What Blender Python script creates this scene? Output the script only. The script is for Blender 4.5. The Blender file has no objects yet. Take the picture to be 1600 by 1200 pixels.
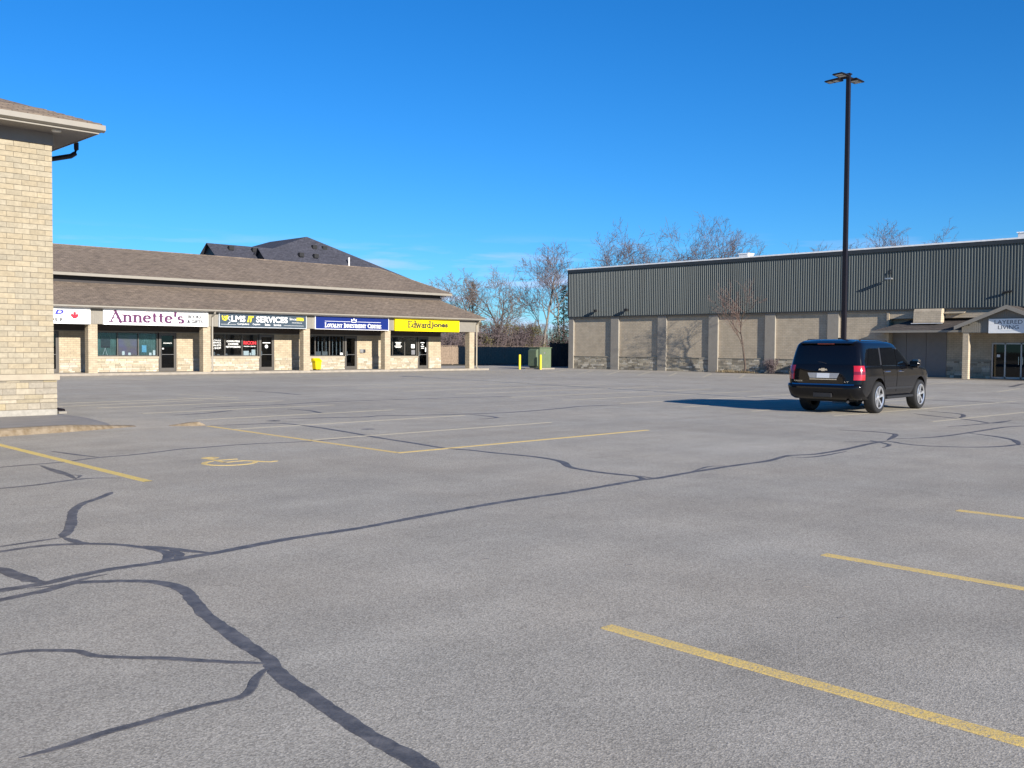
import bpy, bmesh, math, random
from mathutils import Vector, Matrix, noise as mnoise
R = math.radians
sc = bpy.context.scene
col = sc.collection

# ------------------------------------------------------------------ camera
TH, PITCH, ROLL, F35 = R(45.6), math.atan(56/1550.0), 0.007, 36*1550/1600
f0 = Vector((math.cos(TH), math.sin(TH), 0)); r0 = Vector((math.sin(TH), -math.cos(TH), 0)); zz = Vector((0, 0, 1))
fw = f0*math.cos(PITCH) - zz*math.sin(PITCH); u0 = f0*math.sin(PITCH) + zz*math.cos(PITCH)
rt = r0*math.cos(ROLL) + u0*math.sin(ROLL); up = u0*math.cos(ROLL) - r0*math.sin(ROLL)
cam = bpy.data.objects.new('camera', bpy.data.cameras.new('camera')); col.objects.link(cam)
cam.matrix_world = Matrix(((rt.x, up.x, -fw.x, 0), (rt.y, up.y, -fw.y, 0), (rt.z, up.z, -fw.z, 1.6), (0, 0, 0, 1)))
cam.data.sensor_width = 36; cam.data.lens = F35; cam.data.clip_end = 3000; cam.data.clip_start = 0.05
sc.camera = cam

# ------------------------------------------------------------------ sky and sun
SUN = Vector((0.21, 1.0, -0.345)).normalized()          # direction the light travels
sun_el = math.asin(-SUN.z)
world = bpy.data.worlds.new('World'); sc.world = world; world.use_nodes = True
nt = world.node_tree; nt.nodes.clear()
def wn(t, **k):
    n = nt.nodes.new(t)
    for a, b in k.items(): setattr(n, a, b)
    return n
wout = wn('ShaderNodeOutputWorld'); wbg = wn('ShaderNodeBackground'); sky = wn('ShaderNodeTexSky')
sky.sky_type = 'NISHITA'; sky.sun_disc = False; sky.sun_elevation = sun_el
sky.sun_rotation = math.atan2(-SUN.x, -SUN.y)
sky.altitude = 100; sky.air_density = 1.0; sky.dust_density = 0.0; sky.ozone_density = 3.0
hsv = wn('ShaderNodeHueSaturation'); hsv.inputs['Saturation'].default_value = 1.08; hsv.inputs['Hue'].default_value = 0.5
tint = wn('ShaderNodeMix', data_type='RGBA', blend_type='MULTIPLY'); tint.inputs[0].default_value = 1; tint.inputs[7].default_value = (.32, .615, .97, 1)   # deep polarised blue of a clear spring evening
nt.links.new(sky.outputs[0], tint.inputs[6]); nt.links.new(tint.outputs[2], hsv.inputs['Color'])
# thin wisps of cloud low over the horizon, all round
tc = wn('ShaderNodeTexCoord'); sep = wn('ShaderNodeSeparateXYZ'); nt.links.new(tc.outputs['Generated'], sep.inputs[0])
mp = wn('ShaderNodeMapping'); mp.inputs['Scale'].default_value = (3.2, 3.2, 30); mp.inputs['Location'].default_value = (0.7, 0.2, 0.0)
nt.links.new(tc.outputs['Generated'], mp.inputs[0])
cn = wn('ShaderNodeTexNoise'); cn.inputs['Scale'].default_value = 2.6; cn.inputs['Detail'].default_value = 6; cn.inputs['Roughness'].default_value = 0.55
nt.links.new(mp.outputs[0], cn.inputs[0])
cr = wn('ShaderNodeMapRange'); cr.inputs[1].default_value = 0.50; cr.inputs[2].default_value = 0.70; nt.links.new(cn.outputs[0], cr.inputs[0])
e1 = wn('ShaderNodeMapRange'); e1.inputs[1].default_value = 0.115; e1.inputs[2].default_value = 0.06; nt.links.new(sep.outputs[2], e1.inputs[0])
mul = wn('ShaderNodeMath', operation='MULTIPLY'); nt.links.new(cr.outputs[0], mul.inputs[0]); nt.links.new(e1.outputs[0], mul.inputs[1])
mul2 = wn('ShaderNodeMath', operation='MULTIPLY'); nt.links.new(mul.outputs[0], mul2.inputs[0]); mul2.inputs[1].default_value = 0.8
mixc = wn('ShaderNodeMix', data_type='RGBA'); nt.links.new(mul2.outputs[0], mixc.inputs[0])
nt.links.new(hsv.outputs[0], mixc.inputs[6]); mixc.inputs[7].default_value = (4.6, 5.0, 7.4, 1)
nt.links.new(mixc.outputs[2], wbg.inputs[0]); wbg.inputs[1].default_value = 0.075
nt.links.new(wbg.outputs[0], wout.inputs[0])
sl = bpy.data.lights.new('sun', 'SUN'); sl.energy = 4.2; sl.angle = R(0.53); sl.color = (1.0, 0.94, 0.85)
so = bpy.data.objects.new('sun', sl); col.objects.link(so); so.location = (-20, -60, 40)
so.rotation_euler = SUN.to_track_quat('-Z', 'Y').to_euler()
sc.view_settings.view_transform = 'Standard'; sc.view_settings.look = 'None'
sc.view_settings.exposure = 1.05; sc.view_settings.gamma = 1.0

# ------------------------------------------------------------------ materials
MATS = {}
class N:
    """small node-graph helper"""
    def __init__(s, name):
        s.m = bpy.data.materials.new(name); s.m.use_nodes = True; s.t = s.m.node_tree
        s.b = s.t.nodes['Principled BSDF']
    def n(s, t, **k):
        x = s.t.nodes.new(t)
        for a, b in k.items(): setattr(x, a, b)
        return x
    def l(s, a, b): s.t.links.new(a, b)
    def pos(s): return s.n('ShaderNodeNewGeometry').outputs['Position']
    def obj(s): return s.n('ShaderNodeTexCoord').outputs['Object']
    def scaled(s, v, sc_, loc=(0, 0, 0)):
        m = s.n('ShaderNodeMapping'); m.inputs['Scale'].default_value = sc_; m.inputs['Location'].default_value = loc; s.l(v, m.inputs[0]); return m.outputs[0]
    def noise(s, v, scale, detail=3, rough=.55):
        x = s.n('ShaderNodeTexNoise'); x.inputs['Scale'].default_value = scale; x.inputs['Detail'].default_value = detail; x.inputs['Roughness'].default_value = rough
        s.l(v, x.inputs['Vector']); return x.outputs[0]
    def rng(s, v, a, b, c=0, d=1):
        x = s.n('ShaderNodeMapRange'); s.l(v, x.inputs[0])
        for i, q in enumerate((a, b, c, d)): x.inputs[i+1].default_value = q
        return x.outputs[0]
    def mix(s, f, a, b, mode='MIX'):
        x = s.n('ShaderNodeMix', data_type='RGBA', blend_type=mode)
        for i, q in ((0, f), (6, a), (7, b)):
            if hasattr(q, 'is_linked') or hasattr(q, 'links'): s.l(q, x.inputs[i])
            else: x.inputs[i].default_value = q if i == 0 else (*q, 1)
        return x.outputs[2]
    def bump(s, h, strength, dist=.01):
        x = s.n('ShaderNodeBump'); x.inputs['Strength'].default_value = strength; x.inputs['Distance'].default_value = dist
        s.l(h, x.inputs['Height']); s.l(x.outputs[0], s.b.inputs['Normal'])
    def color(s, c): s.l(c, s.b.inputs['Base Color'])
    def wallcoord(s):
        """(along wall, height, 0) for axis-aligned walls"""
        g = s.n('ShaderNodeNewGeometry'); sp = s.n('ShaderNodeSeparateXYZ'); s.l(g.outputs['Position'], sp.inputs[0])
        sn = s.n('ShaderNodeSeparateXYZ'); s.l(g.outputs['True Normal'], sn.inputs[0])
        ab = s.n('ShaderNodeMath', operation='ABSOLUTE'); s.l(sn.outputs[0], ab.inputs[0])
        gt = s.n('ShaderNodeMath', operation='GREATER_THAN'); s.l(ab.outputs[0], gt.inputs[0]); gt.inputs[1].default_value = .6
        mx = s.n('ShaderNodeMix', data_type='FLOAT'); s.l(gt.outputs[0], mx.inputs[0]); s.l(sp.outputs[0], mx.inputs[2]); s.l(sp.outputs[1], mx.inputs[3])
        cb = s.n('ShaderNodeCombineXYZ'); s.l(mx.outputs[0], cb.inputs[0]); s.l(sp.outputs[2], cb.inputs[1]); return cb.outputs[0]

def plain(name, c, rough=.7, metal=0., var=.12, vs=4., bump=0., bs=30., coat=0., spec=.5, c2=None):
    if name in MATS: return MATS[name]
    g = N(name); g.b.inputs['Roughness'].default_value = rough; g.b.inputs['Metallic'].default_value = metal
    g.b.inputs['Coat Weight'].default_value = coat; g.b.inputs['Coat Roughness'].default_value = .04; g.b.inputs['Specular IOR Level'].default_value = spec
    p = g.obj()
    n1 = g.rng(g.noise(p, vs, 5), .3, .7)
    a = tuple(x*(1-var) for x in c); b = c2 if c2 else tuple(min(1, x*(1+var)) for x in c)
    g.color(g.mix(n1, a, b))
    if bump: g.bump(g.noise(p, bs, 4), bump, .01)
    MATS[name] = g.m; return g.m

def brickmat(name, c1, c2, mortar, rowh=.112, width=.31, ms=.010, bump=.5):
    g = N(name); v = g.wallcoord(); g.b.inputs['Roughness'].default_value = .85
    bt = g.n('ShaderNodeTexBrick'); g.l(v, bt.inputs['Vector'])
    bt.inputs['Scale'].default_value = 1; bt.inputs['Brick Width'].default_value = width; bt.inputs['Row Height'].default_value = rowh
    bt.inputs['Mortar Size'].default_value = ms; bt.inputs['Mortar Smooth'].default_value = .15; bt.inputs['Bias'].default_value = 0
    bt.inputs['Color1'].default_value = (*c1, 1); bt.inputs['Color2'].default_value = (*c2, 1); bt.inputs['Mortar'].default_value = (*mortar, 1)
    nz = g.rng(g.noise(g.pos(), 2.2, 5), .3, .7, .86, 1.1)
    cb = g.n('ShaderNodeCombineColor'); [g.l(nz, cb.inputs[i]) for i in range(3)]
    g.color(g.mix(1.0, bt.outputs[0], cb.outputs[0], 'MULTIPLY'))
    inv = g.rng(bt.outputs['Fac'], 0, 1, 1, 0); g.bump(inv, bump, .008)
    MATS[name] = g.m; return g.m

def shingles(name, c1, c2, c3, rowh=.14, width=.30):
    g = N(name); g.b.inputs['Roughness'].default_value = .92; g.b.inputs['Specular IOR Level'].default_value = .2
    gg = g.n('ShaderNodeNewGeometry'); sp = g.n('ShaderNodeSeparateXYZ'); g.l(gg.outputs['Position'], sp.inputs[0])
    sn = g.n('ShaderNodeSeparateXYZ'); g.l(gg.outputs['True Normal'], sn.inputs[0])
    ab = g.n('ShaderNodeMath', operation='ABSOLUTE'); g.l(sn.outputs[0], ab.inputs[0])
    gt = g.n('ShaderNodeMath', operation='GREATER_THAN'); g.l(ab.outputs[0], gt.inputs[0]); gt.inputs[1].default_value = .2
    def sel(a, b):
        mx = g.n('ShaderNodeMix', data_type='FLOAT'); g.l(gt.outputs[0], mx.inputs[0]); g.l(a, mx.inputs[2]); g.l(b, mx.inputs[3]); return mx.outputs[0]
    cb = g.n('ShaderNodeCombineXYZ'); g.l(sel(sp.outputs[0], sp.outputs[1]), cb.inputs[0]); g.l(sel(sp.outputs[1], sp.outputs[0]), cb.inputs[1])
    bt = g.n('ShaderNodeTexBrick'); g.l(cb.outputs[0], bt.inputs['Vector'])
    bt.inputs['Scale'].default_value = 1; bt.inputs['Brick Width'].default_value = width; bt.inputs['Row Height'].default_value = rowh
    bt.inputs['Mortar Size'].default_value = .012; bt.inputs['Mortar Smooth'].default_value = .4
    bt.inputs['Color1'].default_value = (*c1, 1); bt.inputs['Color2'].default_value = (*c2, 1); bt.inputs['Mortar'].default_value = (*c3, 1)
    mp_ = g.scaled(cb.outputs[0], (2.2, 5.5, 1))
    n1 = g.rng(g.noise(mp_, 1.0, 4, .7), .35, .68, .72, 1.22)
    n2 = g.rng(g.noise(cb.outputs[0], .35, 3), .3, .7, .9, 1.08)
    mm = g.n('ShaderNodeMath', operation='MULTIPLY'); g.l(n1, mm.inputs[0]); g.l(n2, mm.inputs[1])
    cc = g.n('ShaderNodeCombineColor'); [g.l(mm.outputs[0], cc.inputs[i]) for i in range(3)]
    g.color(g.mix(1.0, bt.outputs[0], cc.outputs[0], 'MULTIPLY'))
    g.bump(g.rng(bt.outputs['Fac'], 0, 1, 1, 0), .6, .012)
    MATS[name] = g.m; return g.m

def varmat(name, rough=.85, bump=.4, bs=25.):
    """colour from the per-piece attribute 'tone' (each stone or brick has its own colour) with grain"""
    g = N(name); g.b.inputs['Roughness'].default_value = rough
    at = g.n('ShaderNodeAttribute', attribute_name='tone')
    p = g.pos(); n = g.rng(g.noise(p, 14., 5, .6), .3, .7, .84, 1.14)
    cb = g.n('ShaderNodeCombineColor'); [g.l(n, cb.inputs[i]) for i in range(3)]
    g.color(g.mix(1.0, at.outputs['Color'], cb.outputs[0], 'MULTIPLY'))
    g.bump(g.noise(p, bs, 4), bump, .01)
    MATS[name] = g.m; return g.m

def glassmat(name, tint=(.75, .8, .82), refl=1.0):
    g = N(name); t = g.t
    tr = g.n('ShaderNodeBsdfTransparent'); tr.inputs[0].default_value = (*tint, 1)
    gl = g.n('ShaderNodeBsdfGlossy'); gl.inputs['Roughness'].default_value = .015
    fr = g.n('ShaderNodeFresnel'); fr.inputs[0].default_value = 1.5
    mx = g.n('ShaderNodeMixShader'); g.l(fr.outputs[0], mx.inputs[0]); g.l(tr.outputs[0], mx.inputs[1]); g.l(gl.outputs[0], mx.inputs[2])
    t.nodes.remove(g.b); g.l(mx.outputs[0], t.nodes['Material Output'].inputs[0]); MATS[name] = g.m; return g.m

def asphalt():
    g = N('asphalt'); p = g.pos(); g.b.inputs['Roughness'].default_value = .88; g.b.inputs['Specular IOR Level'].default_value = .25
    vo = g.n('ShaderNodeTexVoronoi'); vo.inputs['Scale'].default_value = 115; g.l(p, vo.inputs['Vector'])
    sp = g.n('ShaderNodeSeparateColor'); g.l(vo.outputs['Color'], sp.inputs[0])
    fine = g.rng(sp.outputs[0], 0, 1, .68, 1.32)
    fl = g.rng(g.noise(p, 70, 4, .75), .28, .72, .74, 1.26)
    mid = g.rng(g.noise(p, 1.3, 5, .6), .3, .7, .91, 1.08)
    big = g.rng(g.noise(p, .16, 4, .55), .32, .68, .92, 1.07)
    # old tyre wear running along the aisles
    st = g.rng(g.noise(g.scaled(p, (.35, .05, 1)), 1.0, 4, .6), .35, .65, .95, 1.05)
    # old oil drips and hairline cracks
    v2 = g.n('ShaderNodeTexVoronoi'); v2.inputs['Scale'].default_value = .42; g.l(p, v2.inputs['Vector'])
    on = g.noise(p, 5., 5, .65); ds = g.n('ShaderNodeMath', operation='MULTIPLY_ADD'); g.l(on, ds.inputs[0]); ds.inputs[1].default_value = .5; g.l(v2.outputs['Distance'], ds.inputs[2])
    oil = g.rng(ds.outputs[0], .28, .44, .86, 1.0)
    v3 = g.n('ShaderNodeTexVoronoi', feature='DISTANCE_TO_EDGE'); v3.inputs['Scale'].default_value = .22
    nw = g.n('ShaderNodeTexNoise'); nw.inputs['Scale'].default_value = 1.1; nw.inputs['Detail'].default_value = 5; g.l(p, nw.inputs['Vector'])
    pv = g.n('ShaderNodeVectorMath', operation='MULTIPLY_ADD'); g.l(nw.outputs['Color'], pv.inputs[0]); pv.inputs[1].default_value = (1.3, 1.3, 0); g.l(p, pv.inputs[2]); g.l(pv.outputs[0], v3.inputs['Vector'])
    hair = g.rng(v3.outputs['Distance'], .0003, .0012, .90, 1.0)
    tyre = g.rng(g.noise(g.scaled(p, (.03, .9, 1)), 1.0, 5, .65), .38, .66, .93, 1.05)
    m = None
    for q in (fine, fl, mid, big, st, oil, hair, tyre):
        if m is None: m = q; continue
        mm = g.n('ShaderNodeMath', operation='MULTIPLY'); g.l(m, mm.inputs[0]); g.l(q, mm.inputs[1]); m = mm.outputs[0]
    warm = g.mix(g.rng(g.noise(p, .4, 3), .35, .65), (.374, .340, .282), (.376, .334, .270))
    cb = g.n('ShaderNodeCombineColor'); [g.l(m, cb.inputs[i]) for i in range(3)]
    g.color(g.mix(1.0, warm, cb.outputs[0], 'MULTIPLY'))
    ad = g.n('ShaderNodeMath', operation='ADD'); g.l(vo.outputs['Distance'], ad.inputs[0]); g.l(fl, ad.inputs[1])
    g.bump(ad.outputs[0], .34, .004); MATS['asphalt'] = g.m

def sealant():
    g = N('crack_sealant'); p = g.pos(); g.b.inputs['Roughness'].default_value = .62
    n = g.rng(g.noise(p, 60, 4, .7), .3, .7); n2 = g.rng(g.noise(p, 9, 4, .6), .42, .72)
    c = g.mix(n, (.058, .054, .052), (.108, .100, .096)); c = g.mix(n2, c, (.175, .16, .148))
    g.color(c); g.bump(g.noise(p, 60, 3), .5, .004); MATS['sealant'] = g.m

def paintmat(name, c, wear=.5):
    g = N(name); p = g.pos(); g.b.inputs['Roughness'].default_value = .8
    n = g.rng(g.noise(p, 85, 4, .8), .56-wear*.16, .68-wear*.1)
    n2 = g.rng(g.noise(p, 3.0, 4, .6), .3, .75, .0, .55*wear)
    mx = g.n('ShaderNodeMath', operation='MAXIMUM'); g.l(n, mx.inputs[0]); g.l(n2, mx.inputs[1])
    g.color(g.mix(mx.outputs[0], c, (.275, .26, .245))); g.bump(g.noise(p, 70, 3), .5, .005); MATS[name] = g.m

def sidingmat():
    g = N('siding_green'); p = g.pos(); g.b.inputs['Roughness'].default_value = .45; g.b.inputs['Metallic'].default_value = .1
    streak = g.rng(g.noise(g.scaled(p, (1, 2.4, .10)), 1.0, 5, .65), .32, .7, .86, 1.12)      # rain streaks
    sheet = g.n('ShaderNodeTexWhiteNoise', noise_dimensions='1D'); sp = g.n('ShaderNodeSeparateXYZ'); g.l(p, sp.inputs[0])
    dv = g.n('ShaderNodeMath', operation='DIVIDE'); g.l(sp.outputs[1], dv.inputs[0]); dv.inputs[1].default_value = 1.008; fl = g.n('ShaderNodeMath', operation='FLOOR'); g.l(dv.outputs[0], fl.inputs[0]); g.l(fl.outputs[0], sheet.inputs['W'])
    tone = g.rng(sheet.outputs['Value'], 0, 1, .93, 1.07)                                      # sheets faded differently
    mm = g.n('ShaderNodeMath', operation='MULTIPLY'); g.l(streak, mm.inputs[0]); g.l(tone, mm.inputs[1])
    cb = g.n('ShaderNodeCombineColor'); [g.l(mm.outputs[0], cb.inputs[i]) for i in range(3)]
    g.color(g.mix(1.0, (.104, .117, .110), cb.outputs[0], 'MULTIPLY')); MATS['siding_green'] = g.m
asphalt(); sealant()
paintmat('yellow_paint', (.80, .55, .14), .5); paintmat('bright_yellow_paint', (.80, .56, .10), .45); paintmat('pale_paint', (.54, .46, .30), .55)
brickmat('cream_brick', (.43, .355, .245), (.375, .305, .205), (.27, .225, .165))
brickmat('store_brick', (.49, .405, .29), (.45, .37, .262), (.33, .27, .20))
shingles('brown_shingles', (.205, .160, .122), (.160, .126, .100), (.10, .08, .066))
shingles('weathered_shingles', (.105, .09, .078), (.085, .073, .066), (.055, .048, .045))
shingles('charcoal_shingles', (.066, .066, .082), (.054, .055, .070), (.036, .037, .048))
varmat('stone_tones'); varmat('brick_tones', .85, .3, 60.)
glassmat('window_glass'); glassmat('door_glass', (.30, .33, .35))
P = plain
P('fascia_taupe', (.225, .205, .17), .6, var=.05); P('gutter_beige', (.25, .225, .185), .45, var=.05); P('soffit_grey', (.20, .185, .175), .6, var=.06); P('porch_brown', (.060, .048, .042), .8, var=.12)
P('eave_shade', (.035, .03, .03), .7); P('cream_stone', (.34, .29, .215), .8, var=.1, bump=.2); P('frame_bronze', (.11, .10, .088), .45, .3, var=.06)
P('mortar', (.175, .15, .115), .95, var=.1); P('frame_silver', (.42, .42, .42), .35, .6, var=.05); P('concrete', (.285, .25, .205), .9, var=.16, vs=3, bump=.3, bs=40); P('kerb_ochre', (.205, .145, .080), .9, var=.3, vs=9, bump=.6, bs=30, c2=(.26, .205, .14))
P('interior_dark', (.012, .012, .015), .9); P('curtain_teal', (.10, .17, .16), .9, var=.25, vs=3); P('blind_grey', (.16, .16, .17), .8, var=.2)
P('poster_beige', (.34, .28, .22), .7, var=.45, vs=2.2, c2=(.16, .12, .22)); P('paper_white', (.75, .75, .74), .7, var=.03); P('paper_blue', (.16, .42, .60), .7)
P('white_vinyl', (.80, .80, .78), .5, var=.03); P('sign_white', (.82, .81, .78), .4, var=.02); P('sign_purple', (.085, .012, .07), .5, var=.05); P('sign_charcoal', (.045, .065, .085), .4, var=.05)
P('sign_blue', (.003, .016, .14), .4, var=.04); P('sign_yellow', (.85, .66, .0), .4, var=.02); P('sign_grey', (.05, .045, .02), .5); P('leaf_red', (.70, .01, .03), .5, var=.03); P('logo_blue', (.03, .03, .33), .5)
P('ink_dark', (.03, .03, .04), .5); P('ink_red', (.60, .03, .04), .5); P('yellow_print', (.85, .66, .02), .5); P('line_silver', (.55, .58, .60), .4)
P('bin_yellow', (.78, .56, .0), .45, var=.06); P('bollard_yellow', (.80, .60, .02), .5, var=.08); P('rubber_black', (.012, .012, .013), .75)
sidingmat(); P('siding_dark', (.030, .034, .036), .5, var=.1); P('coping_white', (.85, .84, .81), .5); P('pilaster_taupe', (.27, .242, .20), .85, var=.07, bump=.25, bs=120)
P('pole_bronze', (.017, .013, .016), .45, .35, var=.1); P('lamp_lens', (.5, .5, .48), .3); P('transformer_green', (.105, .140, .085), .5, var=.07); P('fence_grey', (.23, .17, .12), .9, var=.25, vs=6, bump=.3); P('fence_dark', (.040, .038, .042), .9, var=.25, vs=6)
P('unit_white', (.62, .61, .59), .5); P('panel_grey', (.19, .175, .165), .6, var=.05); P('bark', (.085, .062, .05), .95, var=.3, vs=8); P('twig', (.118, .090, .092), .95, var=.25, vs=3); P('twig_tan', (.150, .115, .100), .95, var=.3, vs=3); P('bark_pale', (.19, .165, .14), .95, var=.3, vs=8); P('twig_red', (.15, .095, .078), .95, var=.3, vs=3)
P('needles', (.030, .048, .026), .9, var=.35, vs=3); P('needles_tan', (.085, .078, .05), .9, var=.35, vs=3); P('olive_leaf', (.095, .085, .028), .9, var=.4, vs=2); P('dry_grass', (.20, .15, .08), .95, var=.3)
P('ground_soil', (.12, .105, .07), .95, var=.3, vs=.6); P('walk_grey', (.215, .20, .185), .92, var=.12, vs=2.2, bump=.35, bs=60); P('gravel_bed', (.085, .065, .05), .95, var=.4, vs=9, bump=.6)
P('car_black', (.004, .004, .005), .12, var=.0, coat=.5, spec=.15); P('car_glass', (.003, .003, .004), .03, var=0, spec=.5); P('car_trim', (.016, .016, .018), .6); P('chrome', (.65, .66, .68), .14, 1.0, var=.02); P('rim_silver', (.62, .63, .65), .28, .75, var=.04)
P('lamp_red', (.42, .012, .02), .18, var=.1, coat=1.0); P('lamp_red_dark', (.16, .004, .008), .18, coat=1.0); P('plate_white', (.55, .57, .60), .4, var=.05); P('gold', (.55, .46, .28), .25, .8)

# ------------------------------------------------------------------ mesh helpers
class MB:
    def __init__(s): s.v = []; s.f = []; s.t = []
    def quad(s, a, b, c, d, tone=None):
        i = len(s.v); s.v += [tuple(a), tuple(b), tuple(c), tuple(d)]; s.f.append((i, i+1, i+2, i+3)); s.t.append(tone)
    def face(s, pts, tone=None):
        i = len(s.v); s.v += [tuple(p) for p in pts]; s.f.append(tuple(range(i, i+len(pts)))); s.t.append(tone)
    def box(s, x0, x1, y0, y1, z0, z1, tone=None):
        i = len(s.v)
        s.v += [(x0, y0, z0), (x1, y0, z0), (x1, y1, z0), (x0, y1, z0), (x0, y0, z1), (x1, y0, z1), (x1, y1, z1), (x0, y1, z1)]
        for q in ((0, 3, 2, 1), (4, 5, 6, 7), (0, 1, 5, 4), (1, 2, 6, 5), (2, 3, 7, 6), (3, 0, 4, 7)):
            s.f.append(tuple(i+k for k in q)); s.t.append(tone)
        return s
    def prism(s, poly, axis, a, b):
        """extrude a polygon (list of 2-tuples in the two other axes) from a to b along axis"""
        def mk(p, h):
            return {'x': (h, p[0], p[1]), 'y': (p[0], h, p[1]), 'z': (p[0], p[1], h)}[axis]
        n = len(poly); i = len(s.v)
        s.v += [mk(p, a) for p in poly] + [mk(p, b) for p in poly]
        s.f.append(tuple(range(i+n-1, i-1, -1))); s.f.append(tuple(range(i+n, i+2*n)))
        for k in range(n): s.f.append((i+k, i+(k+1) % n, i+n+(k+1) % n, i+n+k))
        s.t += [None]*(n+2); return s
    def tube(s, pts, rad, sides=8, cap=True):
        pts = [Vector(p) for p in pts]; rings = []
        rr = rad if isinstance(rad, (list, tuple)) else [rad]*len(pts)
        for k, p in enumerate(pts):
            d = (pts[min(k+1, len(pts)-1)] - pts[max(k-1, 0)]).normalized()
            a = d.cross(Vector((0, 0, 1)) if abs(d.z) < .9 else Vector((1, 0, 0))).normalized(); b = d.cross(a)
            i = len(s.v); rings.append(i)
            for j in range(sides):
                t = 2*math.pi*j/sides; s.v.append(tuple(p + a*(math.cos(t)*rr[k]) + b*(math.sin(t)*rr[k])))
        for k in range(len(pts)-1):
            for j in range(sides):
                s.f.append((rings[k]+j, rings[k]+(j+1) % sides, rings[k+1]+(j+1) % sides, rings[k+1]+j)); s.t.append(None)
        if cap:
            s.f.append(tuple(rings[0]+j for j in range(sides-1, -1, -1))); s.f.append(tuple(rings[-1]+j for j in range(sides))); s.t += [None, None]
        return s
    def lathe(s, prof, center, axis='z', sides=24):
        """prof: (radius, height along axis)"""
        cx, cy, cz = center; i0 = len(s.v)
        for r_, h in prof:
            for j in range(sides):
                t = 2*math.pi*j/sides; a, b = r_*math.cos(t), r_*math.sin(t)
                s.v.append({'z': (cx+a, cy+b, cz+h), 'y': (cx+a, cy+h, cz+b), 'x': (cx+h, cy+a, cz+b)}[axis])
        for k in range(len(prof)-1):
            for j in range(sides):
                a = i0+k*sides+j; b = i0+k*sides+(j+1) % sides
                s.f.append((a, b, b+sides, a+sides)); s.t.append(None)
        return s
    def build(s, name, m, parent=None, smooth=False, bevel=0, fix=True):
        me = bpy.data.meshes.new(name); me.from_pydata(s.v, [], s.f); me.materials.append(MATS[m])
        if any(t is not None for t in s.t):
            at = me.attributes.new('tone', 'FLOAT_COLOR', 'FACE'); flat = []
            for t in s.t: t = t or (.3, .3, .3); flat += [t[0], t[1], t[2], 1.0]
            at.data.foreach_set('color', flat)
        if fix:
            bm = bmesh.new(); bm.from_mesh(me); bmesh.ops.recalc_face_normals(bm, faces=bm.faces)
            if bevel: bmesh.ops.bevel(bm, geom=list(bm.edges), offset=bevel, segments=2, affect='EDGES', clamp_overlap=True)
            bm.to_mesh(me); bm.free()
        if smooth: me.polygons.foreach_set('use_smooth', [True]*len(me.polygons))
        me.update(); return link(name, me, parent)

def link(name, me, parent=None):
    o = bpy.data.objects.new(name, me); col.objects.link(o)
    if parent is not None:
        o.parent = parent
        if parent.type == 'EMPTY': o.matrix_parent_inverse = Matrix.Translation(-parent.location) if not parent.get('_local') else Matrix.Identity(4)
    return o
def thing(name, loc, label, cat, group=None, local=False, rz=0):
    o = bpy.data.objects.new(name, None); col.objects.link(o); o.location = loc; o.rotation_euler.z = rz; o.empty_display_size = .3
    if local: o['_local'] = 1
    return tag(o, label, cat, group)
def tag(o, label, cat, group=None):
    o['label'] = label; o['category'] = cat
    if group: o['group'] = group
    return o
def kind(o, k): o['kind'] = k; return o
def box(name, m, parent, *a, bevel=0): return MB().box(*a).build(name, m, parent, bevel=bevel)

# lettering -------------------------------------------------------------------
def place2d(poly3, frame):
    """frame: (origin, right, up, out)"""
    o, r_, u_, n_ = frame
    return [tuple(o + r_*p[0] + u_*p[1] + n_*p[2]) for p in poly3]
def frameY(y): return (Vector((0, y, 0)), Vector((1, 0, 0)), Vector((0, 0, 1)), Vector((0, -1, 0)))
def frameX(x): return (Vector((x, 0, 0)), Vector((0, -1, 0)), Vector((0, 0, 1)), Vector((-1, 0, 0)))
def text(name, s, m, parent, frame, x0, x1, z0, z1, off=.003, bold=0., shear=0.):
    cu = bpy.data.curves.new('lettering', 'FONT'); cu.body = s; cu.offset = bold; cu.shear = shear; cu.resolution_u = 3; cu.extrude = 0
    o = bpy.data.objects.new('tmp', cu); me = bpy.data.meshes.new_from_object(o); bpy.data.objects.remove(o)
    vs = [v.co.copy() for v in me.vertices]; fs = [tuple(p.vertices) for p in me.polygons]; bpy.data.meshes.remove(me)
    ax, bx = min(v.x for v in vs), max(v.x for v in vs); ay, by = min(v.y for v in vs), max(v.y for v in vs)
    b = MB(); b.v = place2d([(x0+(v.x-ax)/(bx-ax)*(x1-x0), z0+(v.y-ay)/(by-ay)*(z1-z0), off) for v in vs], frame); b.f = fs; b.t = [None]*len(fs)
    ob = b.build(name, m, parent, fix=False); ob.data.name = 'lettering'; return ob
def arc(cx, cy, rx, ry, a0, a1, n=10):
    return [(cx+rx*math.cos(R(a0+(a1-a0)*i/n)), cy+ry*math.sin(R(a0+(a1-a0)*i/n))) for i in range(n+1)]
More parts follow.
